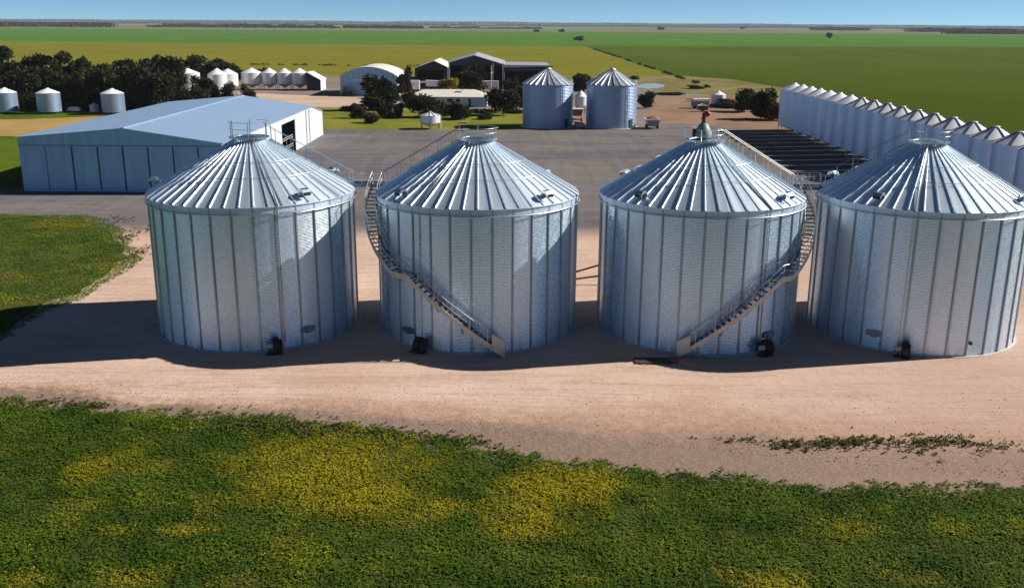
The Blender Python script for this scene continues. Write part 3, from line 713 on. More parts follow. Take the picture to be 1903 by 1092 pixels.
# gooseneck vent sitting on the roof slope, built at phi = 0
mb = MB(); c0 = cone(0, 6.72, .02)
mb.cyl(c0, c0 + Vector((0, 0, .34)), .2, .2, 12)
VENT = mb.mesh('vent_neck', M['galv_dark'])
mb = MB()
pts = [(0, .20), (-.02, .42), (-.2, .55), (-.5, .5), (-.66, .33)]
for (ya, za), (yb, zb) in zip(pts, pts[1:]):
    mb.prism([(c0.y + ya, c0.z + za - .14), (c0.y + ya, c0.z + za), (c0.y + yb, c0.z + zb), (c0.y + yb, c0.z + zb - .2)], 'x', -.3, .3)
HOOD = mb.mesh('vent_hood', M['galv'])
mb = MB(); mb.box(-.26, .26, c0.y - .67, c0.y - .60, c0.z + .10, c0.z + .32); GRILL = mb.mesh('vent_grille', M['black'])
# side hatch with its cross frame, built at phi = 0
mb = MB(); mb.box(-.52, .52, -(RW + .2), -(RW + .02), -.17, .17); mb.box(-.2, .2, -(RW + .25), -(RW + .02), -.24, .24)
HATCH = mb.mesh('side_hatch', M['galv_dark'])
mb = MB(); mb.cyl((0, -(RW + .06), .6), (0, -(RW + .06), HW - .1), .045, None, 8); mb.bar(P(0, RW + .03, 4), P(0, RW + .12, 4), .16, .05); mb.bar(P(0, RW + .03, 8), P(0, RW + .12, 8), .16, .05)
mb.tube([P(0, RW + .06, HW - .12), cone(0, RE + .06, .06), cone(0, 4.5, .16), cone(0, RC + .2, .18)], .05, 6)
COND = mb.mesh('cable_conduit', M['galv'])
mb = MB(); mb.lathe([(RW + .25, 0.0), (RW + .25, .10), (RW + .02, .11)], 96, False); FOOT = mb.mesh('footing', M['concrete'])
def roof_stair(silo, s, s_i):     # s=+1: on the +x side, slightly behind the ridge line
    ph = 104 * s
    mb = MB(); n = 26
    e = P(ph + 90, 1, 0); a, b = cone(ph, RE, .12), cone(ph, RC + .35, .12)
    for w in (-.33, .33): mb.bar(a + e * w, b + e * w, .06, .16)
    for i in range(n):
        c = a.lerp(b, (i + .5) / n); mb.obox(c + Vector((0, 0, .06)), e * .31, P(ph, .13, 0), Vector((0, 0, .015)))
    st = mb.build('roof_stair', M['galv'], silo)
    for w in (-.36, .36):
        mb = MB(); mb.tube([a + e * w + Vector((0, 0, .95)), b + e * w + Vector((0, 0, .95))], .03 if s_i == 2 else .018, 6)
        for i in range(6):
            c = a.lerp(b, (i + .2) / 5.6) + e * w; mb.cyl(c, c + Vector((0, 0, .95)), .022, None, 6)
        mb.build('handrail', M['pale_steel' if s_i == 2 else 'galv_dark'], st)
def spiral(silo, prof, tag_end):
    ri, ro = RW + .16, RW + .92
    def zat(ph):
        for (a, za), (b, zb) in zip(prof, prof[1:]):
            if min(a, b) <= ph <= max(a, b): return za + (zb - za) * (ph - a) / (b - a)
        return prof[-1][1]
    p0, p1 = prof[0][0], prof[-1][0]; N_ = 70
    phs = [p0 + (p1 - p0) * i / N_ for i in range(N_ + 1)]
    def ribbon(mb, r, lo, hi, th, phl):
        vs = []
        for ph in phl:
            z = zat(ph); vs += [P(ph, r, max(.02, z + lo)), P(ph, r, z + hi), P(ph, r + th, z + hi), P(ph, r + th, max(.02, z + lo))]
        fs = []
        for i in range(len(phl) - 1):
            for k in range(4): fs.append((i * 4 + k, i * 4 + (k + 1) % 4, (i + 1) * 4 + (k + 1) % 4, (i + 1) * 4 + k))
        n = len(phl) * 4; fs += [(0, 1, 2, 3), (n - 1, n - 2, n - 3, n - 4)]
        mb.add(vs, fs, False)
    mb = MB(); ribbon(mb, ri, -.16, .10, .03, phs)
    ns = 46
    for i in range(ns):
        ph = p0 + (p1 - p0) * (i + .5) / ns; e = P(ph, 1, 0); t = P(ph + 90, 1, 0)
        mb.obox(P(ph, (ri + ro) / 2, zat(ph)), e * ((ro - ri) / 2 - .012), t * .14, Vector((0, 0, .02)))
    for i in range(9):        # brackets to the wall
        ph = p0 + (p1 - p0) * (i + .6) / 9; z = zat(ph)
        mb.bar(P(ph, RW + .1, z - .2), P(ph, ro, z - .12), .06, .06); mb.bar(P(ph, RW + .1, max(.1, z - .9)), P(ph, ro - .05, z - .15), .05, .05)
    st = mb.build('spiral_stair', M['galv_dark'], silo)
    mb = MB(); ribbon(mb, ro, -.20, .16, .035, phs); mb.build('stringer', M['pale_steel'], st)
    s = 1 if p1 > p0 else -1
    for r in (ri + .02, ro + .02):
        mb = MB()
        mb.tube([P(ph, r, zat(ph) + 1.0) for ph in phs], .026, 6); mb.tube([P(ph, r, zat(ph) + .55) for ph in phs], .018, 5)
        for i in range(0, N_ + 1, 5): mb.cyl(P(phs[i], r, zat(phs[i])), P(phs[i], r, zat(phs[i]) + 1.0), .022, None, 6)
        mb.build('handrail', M['galv'], st)
    mb = MB(); q0, q1 = p0 + s * .4, p0 + s * 6.5          # pale plate guarding the foot of the stair
    vs = []
    for r in (ro + .07, ro + .10): vs += [P(q0, r, .25), P(q0, r, 1.2), P(q1, r, zat(q1) + .95), P(q1, r, zat(q1) - .05)]
    mb.add(vs, [(0, 1, 2, 3), (7, 6, 5, 4), (0, 4, 5, 1), (1, 5, 6, 2), (2, 6, 7, 3), (3, 7, 4, 0)]); mb.build('guard_plate', M['pale_steel'], st)
    land = [pp for pp in zip(prof, prof[1:]) if abs(pp[0][1] - pp[1][1]) < .01][0]
    mb = MB(); a, b = land[0][0], land[1][0]
    for i in range(6):
        ph = a + (b - a) * (i + .5) / 6; mb.obox(P(ph, (ri + ro) / 2, land[0][1] + .03), P(ph, 1, 0) * .36, P(ph + 90, 1, 0) * .12, Vector((0, 0, .025)))
    mb.build('landing', M['galv'], st)
SLAB = ['leftmost big corrugated silver silo, nearest the blue shed, without a stair',
        'big corrugated silver silo with a stair climbing up to the left across its front',
        'big corrugated silver silo with a stair climbing right and red spout on top',
        'big corrugated silver silo cut by the right edge, sunlit on its right flank']
FANPHI = [21.5, -28.5, 28.0, -22.5]; HPHI = [40.3, -39.6, 33.5, -39.2]; CPHI = [27.2, -30.5, 28.2, -26.0]
for i in range(4):
    s = thing('grain_silo', SLAB[i], 'grain silo', (XS[i], YC, 0), 0, 'four big galvanised grain silos by the sandy track')
    link('footing', FOOT, s); link('wall', WALL, s)
    for k in range(32): link('stiffener', STIFF, s, rz=R_(k * 11.25 + (3.2 if i in (0, 2) else -1.5)))
    link('eave_band', BAND, s); link('eave_ring', RING, s); link('roof', ROOF, s, rz=R_((0, 2.0, -1.2, .8)[i])); link('roof_ring', RRING, s)
    c = link('cap', CAPM, s); link('platform', PLATM, c); link('guard_rail', RAIL1 if i == 0 else RAIL2, c, rz=R_((0, 25, 40, 10)[i]))
    for ph in ((44, -46, 134, -134) if i else (44, 134, -134, -86)):
        v = link('roof_vent', VENT, s, rz=R_(ph)); link('vent_hood', HOOD, v); link('vent_grille', GRILL, v)
    link('side_hatch', HATCH, s, (0, 0, 1.22), R_(HPHI[i]))
    link('cable_conduit', COND, s, rz=R_(CPHI[i]))
    roof_stair(s, 1 if i in (0, 2) else -1, i)
    if i == 1: spiral(s, [(15, .12), (-34, 5.35), (-44, 5.35), (-104, 10.2)], 0)
    if i == 2: spiral(s, [(-18.5, .12), (33, 5.35), (42, 5.35), (104, 10.2)], 0)
    if i == 3:
        mb = MB(); mb.cyl(P(11.5, RW + .02, 1.03), P(11.5, RW + .14, 1.03), .13, None, 12); mb.build('sample_port', M['dark_steel'], s)
    # fan
    f = thing('aeration_fan', ['black aeration fan on the ground at the foot of the leftmost big silo', 'black aeration fan at the foot of the silo with the left climbing stair',
        'black aeration fan at the foot of the silo with the red spout on top', 'black aeration fan at the foot of the rightmost big silo'][i], 'fan',
        Vector((XS[i], YC, 0)) + P(FANPHI[i], RW + .75, 0), R_(FANPHI[i]), 'black fans at the feet of the big silos')
    mb = MB(); mb.lathe([(.50, -.22), (.56, -.18), (.56, .18), (.50, .22)], 24, True, 0, True, True)
    hs = mb.build('housing', M['black'], f, (0, 0, .62)); hs.rotation_euler = (0, R_(90), 0)
    mb = MB(); mb.prism([(-.1, .25), (-.1, .95), (.72, .8), (.72, .3)], 'x', -.24, .24); mb.build('duct', M['dark_steel'], f)
    mb = MB(); mb.cyl((-.24, 0, .62), (-.62, 0, .62), .17, None, 14); mb.build('motor', M['pale_steel'], f)
    mb = MB(); mb.cyl((.23, 0, .62), (.34, 0, .62), .36, .44, 20); mb.build('inlet', M['dark_steel'], f)
    mb = MB()
    for sx_ in (-.5, .35):
        for sy in (-.3, .3): mb.bar((sx_, sy, 0), (sx_ * .8, sy * .6, .35), .06, .06)
    mb.box(-.7, .45, -.32, .32, .02, .07); mb.build('stand', M['dark_steel'], f)
for i, lab in ((0, 'short steel catwalk joining the eaves of the two left silos'), (2, 'short steel catwalk joining the eaves of the two right silos')):
    xm = (XS[i] + XS[i + 1]) / 2
    t = thing('catwalk', lab, 'catwalk', (xm, YC + 1.85, 10.25), 0, 'catwalks between silo eaves')
    mb = MB(); mb.box(-1.35, 1.35, -.55, .55, -.06, 0); mb.box(-1.35, 1.35, -.6, -.56, -.12, .12); mb.box(-1.35, 1.35, .56, .6, -.12, .12); mb.build('deck', M['galv_dark'], t)
    for sy in (-.58, .58):
        mb = MB(); mb.cyl((-1.35, sy, 1.0), (1.35, sy, 1.0), .026, None, 6); mb.cyl((-1.35, sy, .55), (1.35, sy, .55), .018, None, 6)
        for xx in (-1.3, -.45, .45, 1.3): mb.cyl((xx, sy, .12), (xx, sy, 1.0), .024, None, 6)
        mb.build('handrail', M['galv'], t)
# red spout head standing on the third silo
t = thing('filling_spout', 'grey green filling hopper with a bent red pipe on top of the third big silo', 'spout', (XS[2] - .12, YC, ZC + .40))
mb = MB(); mb.lathe([(.62, .0), (.60, .35), (.34, .82), (.20, .95)], 20, True, 0, True, True); mb.build('hopper', M['greygreen'], t)
mb = MB(); mb.tube([(0, 0, .9), (-.02, 0, 1.3), (.0, 0, 1.55), (.12, -.04, 1.66), (.26, -.06, 1.6)], .17, 12); mb.cyl((.2, -.05, 1.62), (.36, -.08, 1.5), .22, .2, 12); mb.build('red_pipe', M['red'], t)
mb = MB(); mb.box(-.75, -.35, -.2, .2, .0, .5); mb.build('motor_box', M['navy'], t)
# auger pipes between the second and third silo
t = thing('auger', 'pair of slanting brown auger tubes in the gap between the middle silos', 'auger', (5.6, 80.6, 0))
for k, (z0, z1) in enumerate(((.75, 1.65), (.35, .75))):
    mb = MB(); mb.cyl((-1.6, 0, z0), (3.4, .3, z0 + (z1 - z0) * 1.6), .085, None, 10); mb.build('tube', M['wood'], t)
mb = MB()
for xx in (-1.3, 3.0): mb.bar((xx, -.05, 0), (xx, .05, 1.5 if xx > 0 else .9), .08, .08, (0, 1, 0)); mb.box(xx - .3, xx + .3, -.35, .35, 0, .06)
mb.build('stand', M['dark_steel'], t)
g = G(1222, 676)
t = thing('timber_ramp', 'dark red timber ramp lying at the foot of the right climbing stair', 'ramp', (g.x, g.y + .35, 0))
mb = MB()
for k in range(6): mb.box(-1.5, .9, -.55 + k * .19, -.38 + k * .19, .10, .15)
mb.build('deck', M['wood'], t); mb = MB()
for xx in (-1.4, -.3, .75): mb.box(xx, xx + .1, -.55, .6, .0, .098)
mb.build('bearer', M['wood'], t)
mb = MB(); mb.box(.92, 1.4, -.4, .3, 0, .32); mb.build('step', M['rust'], t)

# ------------------------------------------------------------------ blue-grey machine shed
x0, x1, y0, y1, ya = -64.8, -38.2, 125.9, 183.5, 194.2
xr, zr, zl, zrt = -50.9, 8.3, 7.15, 6.5
t = thing('machine_shed', 'large low blue grey steel shed with an open side door behind the leftmost big silo', 'shed', (x0, y0, 0))
L = lambda x, y: (x - x0, y - y0)
w = x1 - x0; d = y1 - y0; rx = xr - x0
mb = MB(); mb.prism([(0, 0), (0, zl), (rx, zr), (w, zrt), (w, 0)], 'y', 0, .12); mb.build('front_wall', M['shed_wall'], t)
mb = MB(); mb.box(0, .12, .12, d, 0, zl - .05); mb.build('left_wall', M['shed_wall'], t)
mb = MB(); mb.prism([(0, 0), (0, zl - .02), (rx, zr - .02), (w, zrt - .02), (w, 0)], 'y', d - .12, d); mb.build('back_wall', M['shed_wall'], t)
dy0, dy1 = 33.5, 43.5      # door opening
mb = MB(); mb.box(w - .12, w, .12, dy0, 0, zrt - .05); mb.box(w - .12, w, dy1, d - .12, 0, zrt - .05); mb.box(w - .12, w, dy0, dy1, 5.5, zrt - .05)
sw = mb.build('right_wall', M['shed_side'], t)
mb = MB()
for yy in (26.0, 52.5, d - 2.4): mb.box(w + .002, w + .10, yy, yy + .16, .1, zrt - .3)
mb.build('downpipe', M['galv_dark'], sw)
mb = MB(); mb.box(w - 6, w - 5.8, dy0 - 3, dy1 + 8, .02, 5.6); mb.build('door_shade_panel', M['interior_shade'], t)  # added panel behind the doorway, the inside shade put into its colour
mb = MB()
for z in (1.0, 1.35, 2.5, 2.85): mb.bar((w - .5, dy0, z), (w - .5, dy1, z), .06, .08)
for yy in (dy0 + .1, (dy0 + dy1) / 2, dy1 - .1): mb.bar((w - .5, yy, 0), (w - .5, yy, 3.0), .08, .08, (0, 1, 0))
mb.build('door_gate', M['pale_steel'], t)
mb = MB(); mb.add([(-.3, -.3, zl - .02), (rx, -.3, zr + .06), (rx, d + .2, zr + .06), (-.3, d + .2, zl - .02), (-.3, -.3, zl + .06), (rx, -.3, zr + .16), (rx, d + .2, zr + .16), (-.3, d + .2, zl + .06)],
    [(0, 1, 2, 3), (4, 7, 6, 5), (0, 4, 5, 1), (3, 2, 6, 7), (0, 3, 7, 4), (1, 5, 6, 2)]); mb.build('roof', M['shed_roof'], t)
mb = MB(); mb.add([(w + .3, -.3, zrt - .02), (rx, -.3, zr + .06), (rx, d + .2, zr + .06), (w + .3, d + .2, zrt - .02), (w + .3, -.3, zrt + .06), (rx, -.3, zr + .16), (rx, d + .2, zr + .16), (w + .3, d + .2, zrt + .06)],
    [(0, 3, 2, 1), (4, 5, 6, 7), (0, 1, 5, 4), (3, 7, 6, 2), (0, 4, 7, 3), (1, 2, 6, 5)]); rf = mb.build('roof', M['shed_roof'], t)
mb = MB(); mb.bar((rx, -.3, zr + .2), (rx, d + .2, zr + .2), .5, .06); mb.build('ridge_cap', M['shed_roof'], rf)
mb = MB(); mb.box(.0, w, -.06, -.002, 6.05, 6.2); mb.build('flashing', M['galv_dark'], t)
for xp in (6.9, 10.3, 13.6, 16.9, 20.2, 23.5, 3.4):
    mb = MB(); mb.box(xp - (.07 if xp > 5 else .03), xp + (.07 if xp > 5 else .03), -.09, -.002, .15, 6.0); mb.build('panel_joint', M['dark_steel'] if xp > 5 else M['galv_dark'], t)
mb = MB(); mb.prism([(d, 0), (d, zrt - .15), (ya - y0, 4.6), (ya - y0, 0)], 'x', w - 16, w - .02); an = mb.build('annex', M['shed_side'], t)
mb = MB(); mb.add([(w + .15, d + .22, zrt - .05), (w + .15, ya - y0 + .3, 4.66), (w - 16.2, ya - y0 + .3, 4.66), (w - 16.2, d + .22, zrt - .05), (w + .15, d + .22, zrt + .03), (w + .15, ya - y0 + .3, 4.74), (w - 16.2, ya - y0 + .3, 4.74), (w - 16.2, d + .22, zrt + .03)],
    [(0, 1, 2, 3), (4, 7, 6, 5), (0, 4, 5, 1), (1, 5, 6, 2), (2, 6, 7, 3), (3, 7, 4, 0)]); mb.build('annex_roof', M['shed_roof'], an)

# ------------------------------------------------------------------ twin round silos
def twin(label, x):
    t = thing('round_silo', label, 'silo', (x, 213.4, 0), 0, 'pair of dull round silos across the yard')
    r, h, ap = 5.48, 9.25, 12.3; mb = MB(); pf = []
    for i in range(121): pf.append((r + .03 * math.sin(PI / 2 * i), .02 + (h - .02) * i / 120))
    mb.lathe(pf, 64); mb.build('wall', M['old_wall'], t)
    mb = MB(); n = 24
    for k in range(n):
        a0, a1 = 360 / n * k, 360 / n * (k + 1); rows = []
        for rr in (r + .2, 2.5, .5):
            z = h - .05 + (r + .2 - rr) / (r - .3) * (ap - h); hw = math.degrees(.10 / rr) if rr > 1 else 3
            rows.append([P(a0 + hw, rr, z), P(a1 - hw, rr, z), P(a1 - hw * .5, rr, z + .22), P(a1 + hw * .5, rr, z + .22), P(a1 + hw, rr, z)])
        mb.add([v for q in rows for v in q], [(j * 5 + i, j * 5 + i + 1, j * 5 + 6 + i, j * 5 + 5 + i) for j in range(2) for i in range(4)])
    rf = mb.build('roof', M['old_roof'], t)
    mb = MB(); mb.lathe([(.62, ap - .1), (.62, ap + .15), (.3, ap + .35), (0, ap + .4)], 16); mb.build('cap', M['old_roof'], rf)
    mb = MB(); e = P(34, r + .12, 0); s = P(124, .28, 0)
    for q in (-1, 1): mb.cyl(e + s * q + Vector((0, 0, .1)), e + s * q + Vector((0, 0, h)), .035, None, 6)
    for k in range(26): mb.cyl(e - s + Vector((0, 0, .4 + k * .34)), e + s + Vector((0, 0, .4 + k * .34)), .02, None, 5)
    mb.build('ladder', M['galv_dark'], t)
    mb = MB(); e = P(46, r + .05, 0); s = P(136, 1, 0); mb.obox(e + Vector((0, 0, 1.1)), s * .5, P(46, .08, 0), Vector((0, 0, .95))); mb.build('door', M['navy'], t)
    mb = MB(); mb.lathe([(r + .5, 0), (r + .5, .14), (r + .0, .16)], 48, False); mb.build('footing', M['concrete'], t)
    mb = MB(); mb.cyl(P(80, r - .3, h), P(80, r - .3, h + .9), .12, None, 8); mb.build('eave_vent', M['white_roof'], t)
    return t
twin('dull round silo partly shaded by its neighbour, left of the pair across the yard', 7.55)
twin('dull round silo with a bright sunlit right side, right of the pair across the yard', 21.5)

# ------------------------------------------------------------------ small bins
def hopper_bin(name, label, cat, x, Y, R, zlow, zeave, zap, wall, roof, nleg=6, group=None, ribs=0, zc=None, nseg=28, ladder=False):
    t = thing(name, label, cat, (x, Y, 0), 0, group)
    mb = MB(); mb.lathe([(R, zlow), (R, (zlow + zeave) / 2), (R, zeave)], nseg); wl = mb.build('wall', M[wall], t)
    mb = MB(); rc = R * .14; mb.lathe([(R + .06, zeave - .03), (rc, zap - .12)], nseg)
    rf = mb.build('roof', M[roof], t)
    mb = MB(); mb.lathe([(rc + .03, zap - .16), (rc + .03, zap - .02), (0, zap)], 12); mb.build('lid', M[roof], rf)
    if ribs:
        mb = MB()
        for k in range(ribs):
            a = 2 * PI * k / ribs; u = Vector((math.cos(a), math.sin(a), 0)); mb.bar(u * (R + .1) + Vector((0, 0, zeave + .0)), u * rc + Vector((0, 0, zap - .1)), .12, .10)
        mb.build('roof_rib', M['seam'], rf)
    zc = zlow - R * .8 if zc is None else zc; zc = max(zc, .3)
    if zlow > .4:
        mb = MB(); mb.lathe([(R - .01, zlow), (.28, zc), (.28, zc - .12)], nseg, True, 0, False, True); mb.build('hopper_cone', M[wall], t)
        for k in range(nleg):
            a = 2 * PI * (k + .5) / nleg; u = Vector((math.cos(a), math.sin(a), 0)); mb = MB()
            mb.bar(u * (R - .04), u * (R - .04) + Vector((0, 0, zlow + .25)), .12, .12, (u.y, -u.x, 0)); mb.build('leg', M['galv_dark'], t)
    if ladder:
        mb = MB(); e = Vector((R + .15, -.3, 0)); mb.cyl(e + Vector((0, -.2, .2)), e + Vector((0, -.2, zeave)), .035, None, 6); mb.cyl(e + Vector((0, .2, .2)), e + Vector((0, .2, zeave)), .035, None, 6)
        for k in range(int(zeave / .35)): mb.cyl(e + Vector((0, -.2, .4 + .33 * k)), e + Vector((0, .2, .4 + .33 * k)), .02, None, 5)
        mb.build('ladder', M['white_roof'], t)
    return t
ORD = ['First', 'Second', 'Third', 'Fourth', 'Fifth', 'Sixth', 'Seventh', 'Eighth', 'Ninth', 'Tenth', 'Eleventh', 'Twelfth', 'Thirteenth', 'Fourteenth', 'Fifteenth', 'Sixteenth', 'Seventeenth', 'Eighteenth']
ROWG = 'tall hopper silos in the long row along the green field'
pa = hopper_bin('hopper_silo', '', 'silo', 59.65, 207.7, 2.79, 1.2, 8.7, 10.1, 'row_wall', 'white_roof', 6, ROWG, 0, .45, 32)
pb = hopper_bin('hopper_silo', '', 'silo', 59.65, 166.5, 2.79, 1.2, 8.7, 10.1, 'row_wall', 'row_roof', 6, ROWG, 8, .45, 32)
for k in range(18):
    o = pa if k == 0 else pb if k == 7 else copy_tree(pa if k < 7 else pb)
    o.location = (59.65, 207.7 - 5.885 * k, 0)
    o['label'] = ORD[k].lower() + (' silo from the far end of the long row, plain white cone roof' if k < 7 else ' silo from the far end of the long row, dark ribbed cone roof')
pa['label'] = 'tall silo with plain white cone roof standing at the far end of the long row'
LG = 'small silver bins in front of the left tree belt'
for x, lab in ((211, 'small silver bin before the dark trees, half hidden by the blue shed roof'), (92, 'small silver bin standing alone on the grass before the dark tree belt'), (12, 'small silver bin nearest the left edge with another bin behind it')):
    hopper_bin('grain_bin', lab, 'grain bin', AT(x, 200, 235.5).x, 235.5, 2.72, .55, 5.0, 6.1, 'old_wall', 'white_roof', 6, LG, 0, .3)
hopper_bin('grain_bin', 'silver bin cut off by the left edge behind the front left bin', 'grain bin', AT(-14, 200, 239.5).x, 239.5, 2.7, .55, 5.0, 6.1, 'old_wall', 'white_roof', 6, LG, 0, .3)
hopper_bin('grain_bin', 'silver bin whose pale roof tip shows among the trees at far left', 'grain bin', AT(22, 200, 250).x, 247.5, 2.7, .55, 5.4, 7.0, 'old_wall', 'white_roof', 6, LG, 0, .3)
HG = 'white hopper bins in a row by the pale dirt'
for k, (x, w_, yt, lab) in enumerate(((468, 36, 127, 'white hopper bin at the left end of the row, widest of it'), (501, 28, 128, 'white hopper bin second from the left in the row by the pale dirt'), (529, 27, 128, 'white hopper bin second from the right in the row by the pale dirt'), (557, 30, 127, 'white hopper bin next to the small gabled shed, sunlit on its right'))):
    hopper_bin('hopper_bin', lab, 'hopper bin', AT(x, 150, 325).x, 325, w_ / 1780 * 336 / 2, 2.0, 5.5, 7.0, 'white_bin', 'white_roof', 6, HG, 0, .7)
hopper_bin('hopper_bin', 'white bin mostly hidden by dark bushes, right one of the hidden pair', 'hopper bin', AT(424, 150, 318).x, 318, 3.2, 1.6, 5.4, 7.0, 'white_bin', 'white_roof', 6, 'white bins hidden behind trees', 0, .6)
hopper_bin('hopper_bin', 'white bin mostly hidden by dark bushes, left one of the hidden pair', 'hopper bin', AT(404, 150, 312).x, 312, 3.0, 1.0, 5.6, 7.4, 'white_bin', 'white_roof', 6, 'white bins hidden behind trees', 0, .5)
hopper_bin('hopper_bin', 'white bin glimpsed through gaps in the tree belt left of the hidden pair', 'hopper bin', AT(350, 150, 306).x, 306, 3.6, 1.0, 6.2, 7.6, 'white_bin', 'white_roof', 6, None, 0, .5)
hopper_bin('feed_tank', 'squat white hopper tank on legs on the lawn edge in front of the house', 'hopper tank', -17.7, 206.6, 2.15, 1.35, 2.95, 3.75, 'white_bin', 'white_roof', 6, None, 12, .45, 28, True)
hopper_bin('hopper_bin', 'little white hopper bin seen through the gap between the two round silos', 'hopper bin', AT(1079, 200, 246).x, 246, 1.55, 1.9, 4.2, 5.6, 'white_bin', 'white_roof', 4, None, 0, .8)
hopper_bin('grain_bin', 'small blue white bin on the red dirt beside the low truck', 'grain bin', 57.2, 272, 1.95, .3, 3.1, 4.1, 'white_bin', 'white_roof', 4, None, 0)

# ------------------------------------------------------------------ back sheds, house and vehicles
def gable_shed(name, label, cat, xl, xrr, xpk, Y, depth, zl_, zr_, zp, wall, roof, opening=None, cols=()):
    t = thing(name, label, cat, (xl, Y, 0)); w = xrr - xl; p = xpk - xl; d = depth
    mb = MB(); mb.prism([(0, 0), (0, zl_), (p, zp), (w, zr_), (w, 0)], 'y', d - .15, d); mb.build('back_wall', M[wall], t)
    mb = MB(); mb.box(0, .15, .15, d - .15, 0, zl_ - .03); mb.build('side_wall', M[wall], t)
    mb = MB(); mb.box(w - .15, w, .15, d - .15, 0, zr_ - .03); mb.build('side_wall', M[wall], t)
    if opening:
        a, b, h = opening; mb = MB()
        mb.prism([(0, h), (0, zl_), (p, zp), (w, zr_), (w, h)], 'y', 0, .15); mb.box(0, a, 0, .15, 0, h - .003); mb.box(b, w, 0, .15, 0, h - .003); mb.build('front_wall', M[wall], t)
        mb = MB(); mb.box(a + .01, b - .01, d * .55, d * .55 + .1, 0.01, h); mb.build('shade_panel', M['interior_shade'], t)  # added near-black sheet across the bay, painted as the shade within
    else:
        mb = MB(); mb.prism([(0, 0), (0, zl_), (p, zp), (w, zr_), (w, 0)], 'y', 0, .15); mb.build('front_wall', M[wall], t)
    for (a, za, b, zb) in ((-.3, zl_, p, zp), (w + .3, zr_, p, zp)):
        mb = MB(); mb.prism([(a, za + .02), (b, zb + .05), (b, zb + .25), (a, za + .22)], 'y', -.5, d + .3); mb.build('roof', M[roof], t)
    for xx in cols:
        mb = MB(); mb.box(xx - .15, xx + .15, -.3, -.02, 0, zl_ + .2); mb.build('column', M['pale_steel'], t)
    return t
gable_shed('gable_shed', 'small dark fronted shed with a bright roof left of the big open shed', 'shed', -38.2, -25.6, -30.6, 380, 30, 4.6, 5.0, 7.4, 'navy', 'cream_roof', (1.0, 11.0, 4.0))
t = gable_shed('open_shed', 'big open gable shed with a pale roof and a dark open front', 'shed', -22.2, -3.4, -13.4, 336, 34, 8.5, 8.0, 11.0, 'navy', 'grey_roof', (.6, 18.2, 7.7), (.3, 15.2, 18.6))
mb = MB(); mb.prism([(18.9, 7.2), (18.9, 8.1), (34.4, 8.0), (34.4, 7.6)], 'y', -.4, 26); mb.build('lean_to_roof', M['grey_roof'], t)
mb = MB(); mb.box(34.1, 34.25, 0, 25.8, 0, 7.55); mb.box(18.95, 34.08, 25.5, 25.65, 0, 7.15); mb.box(18.95, 34.05, .2, .3, 5.9, 7.15); mb.build('lean_to_wall', M['navy'], t)
for xx in (24.0, 29.0, 33.9):
    mb = MB(); mb.box(xx - .13, xx + .13, -.2, .06, 0, 7.25); mb.build('column', M['dark_steel'], t)
# arched shed
t = thing('arched_shed', 'white arched roof shed behind the big round tree', 'shed', (-53.2, 300.5, 0)); w = 17.6; d = 24.0
arc = [(0, 0), (0, 5.8)] + [(w * k / 14, 5.8 + 2.75 * math.sin(PI * k / 14) ** .8) for k in range(1, 14)] + [(w, 5.8), (w, 0)]
mb = MB(); mb.prism(arc, 'y', 0, .2); mb.build('front_wall', M['shed_wall'], t)
mb = MB(); mb.prism(arc, 'y', d - .2, d); mb.build('back_wall', M['white_clad'], t)
mb = MB(); mb.box(0, .2, .2, d - .2, 0, 5.75); mb.build('side_wall', M['white_clad'], t)
mb = MB(); mb.box(w - .2, w, .2, d - .2, 0, 5.75); mb.build('side_wall', M['white_clad'], t)
a2 = [(-.25, 5.78)] + [(w * k / 14, 5.95 + 2.75 * math.sin(PI * k / 14) ** .8) for k in range(1, 14)] + [(w + .25, 5.78)]
a3 = [(u, v - .12) for u, v in reversed(a2)]
mb = MB(); mb.prism(a2 + a3, 'y', -.2, d + .2); mb.build('roof', M['cream_roof'], t)
mb = MB(); mb.box(4.4, 8.2, -.12, -.002, 0, 4.6); mb.build('door', M['shed_wall'], t)
mb = MB(); mb.box(4.3, 8.3, -.2, -.122, 4.6, 4.85); mb.build('door_track', M['white_roof'], t)
# little shed beside the white bins
g = AT(572, 165, 322)
t = gable_shed('small_shed', 'small gabled shed with a dark front beside the white hopper bins', 'shed', g.x, g.x + 4.4, g.x + .3, 321, 9, 5.6, 3.3, 5.7, 'navy', 'white_roof')
mb = MB(); mb.box(4.42, 4.5, .1, 8.8, 0, 3.2); mb.build('white_side', M['white_clad'], t)
# house
t = thing('house', 'long low house with a cream roof behind the lawn bushes', 'house', (-28.0, 262.5, 0)); w = 21.2; d = 9.0
mb = MB(); mb.box(0, w - .3, 0, .2, 0, 2.65); mb.build('front_wall', M['white_clad'], t)
mb = MB(); mb.box(w - .5, w - .3, .2, d, 0, 2.65); mb.box(0, .2, .2, d, 0, 2.65); mb.box(.2, w - .5, d - .2, d, 0, 2.65); mb.build('wall', M['white_clad'], t)
mb = MB(); ov = .5
A = [(-ov, -ov - .4, 2.55), (w + .2, -ov - .4, 2.55), (w + .2, d + ov, 2.55), (-ov, d + ov, 2.55)]; B = [(3.6, d / 2, 4.3), (w - 4.0, d / 2, 4.35)]
A2 = [(x, y, z + .14) for x, y, z in A]
mb.add(A + A2 + B, [(0, 3, 2, 1), (0, 1, 5, 4), (1, 2, 6, 5), (2, 3, 7, 6), (3, 0, 4, 7), (4, 5, 9, 8), (5, 6, 9), (6, 7, 8, 9), (7, 4, 8)]); rf = mb.build('roof', M['cream_roof'], t)
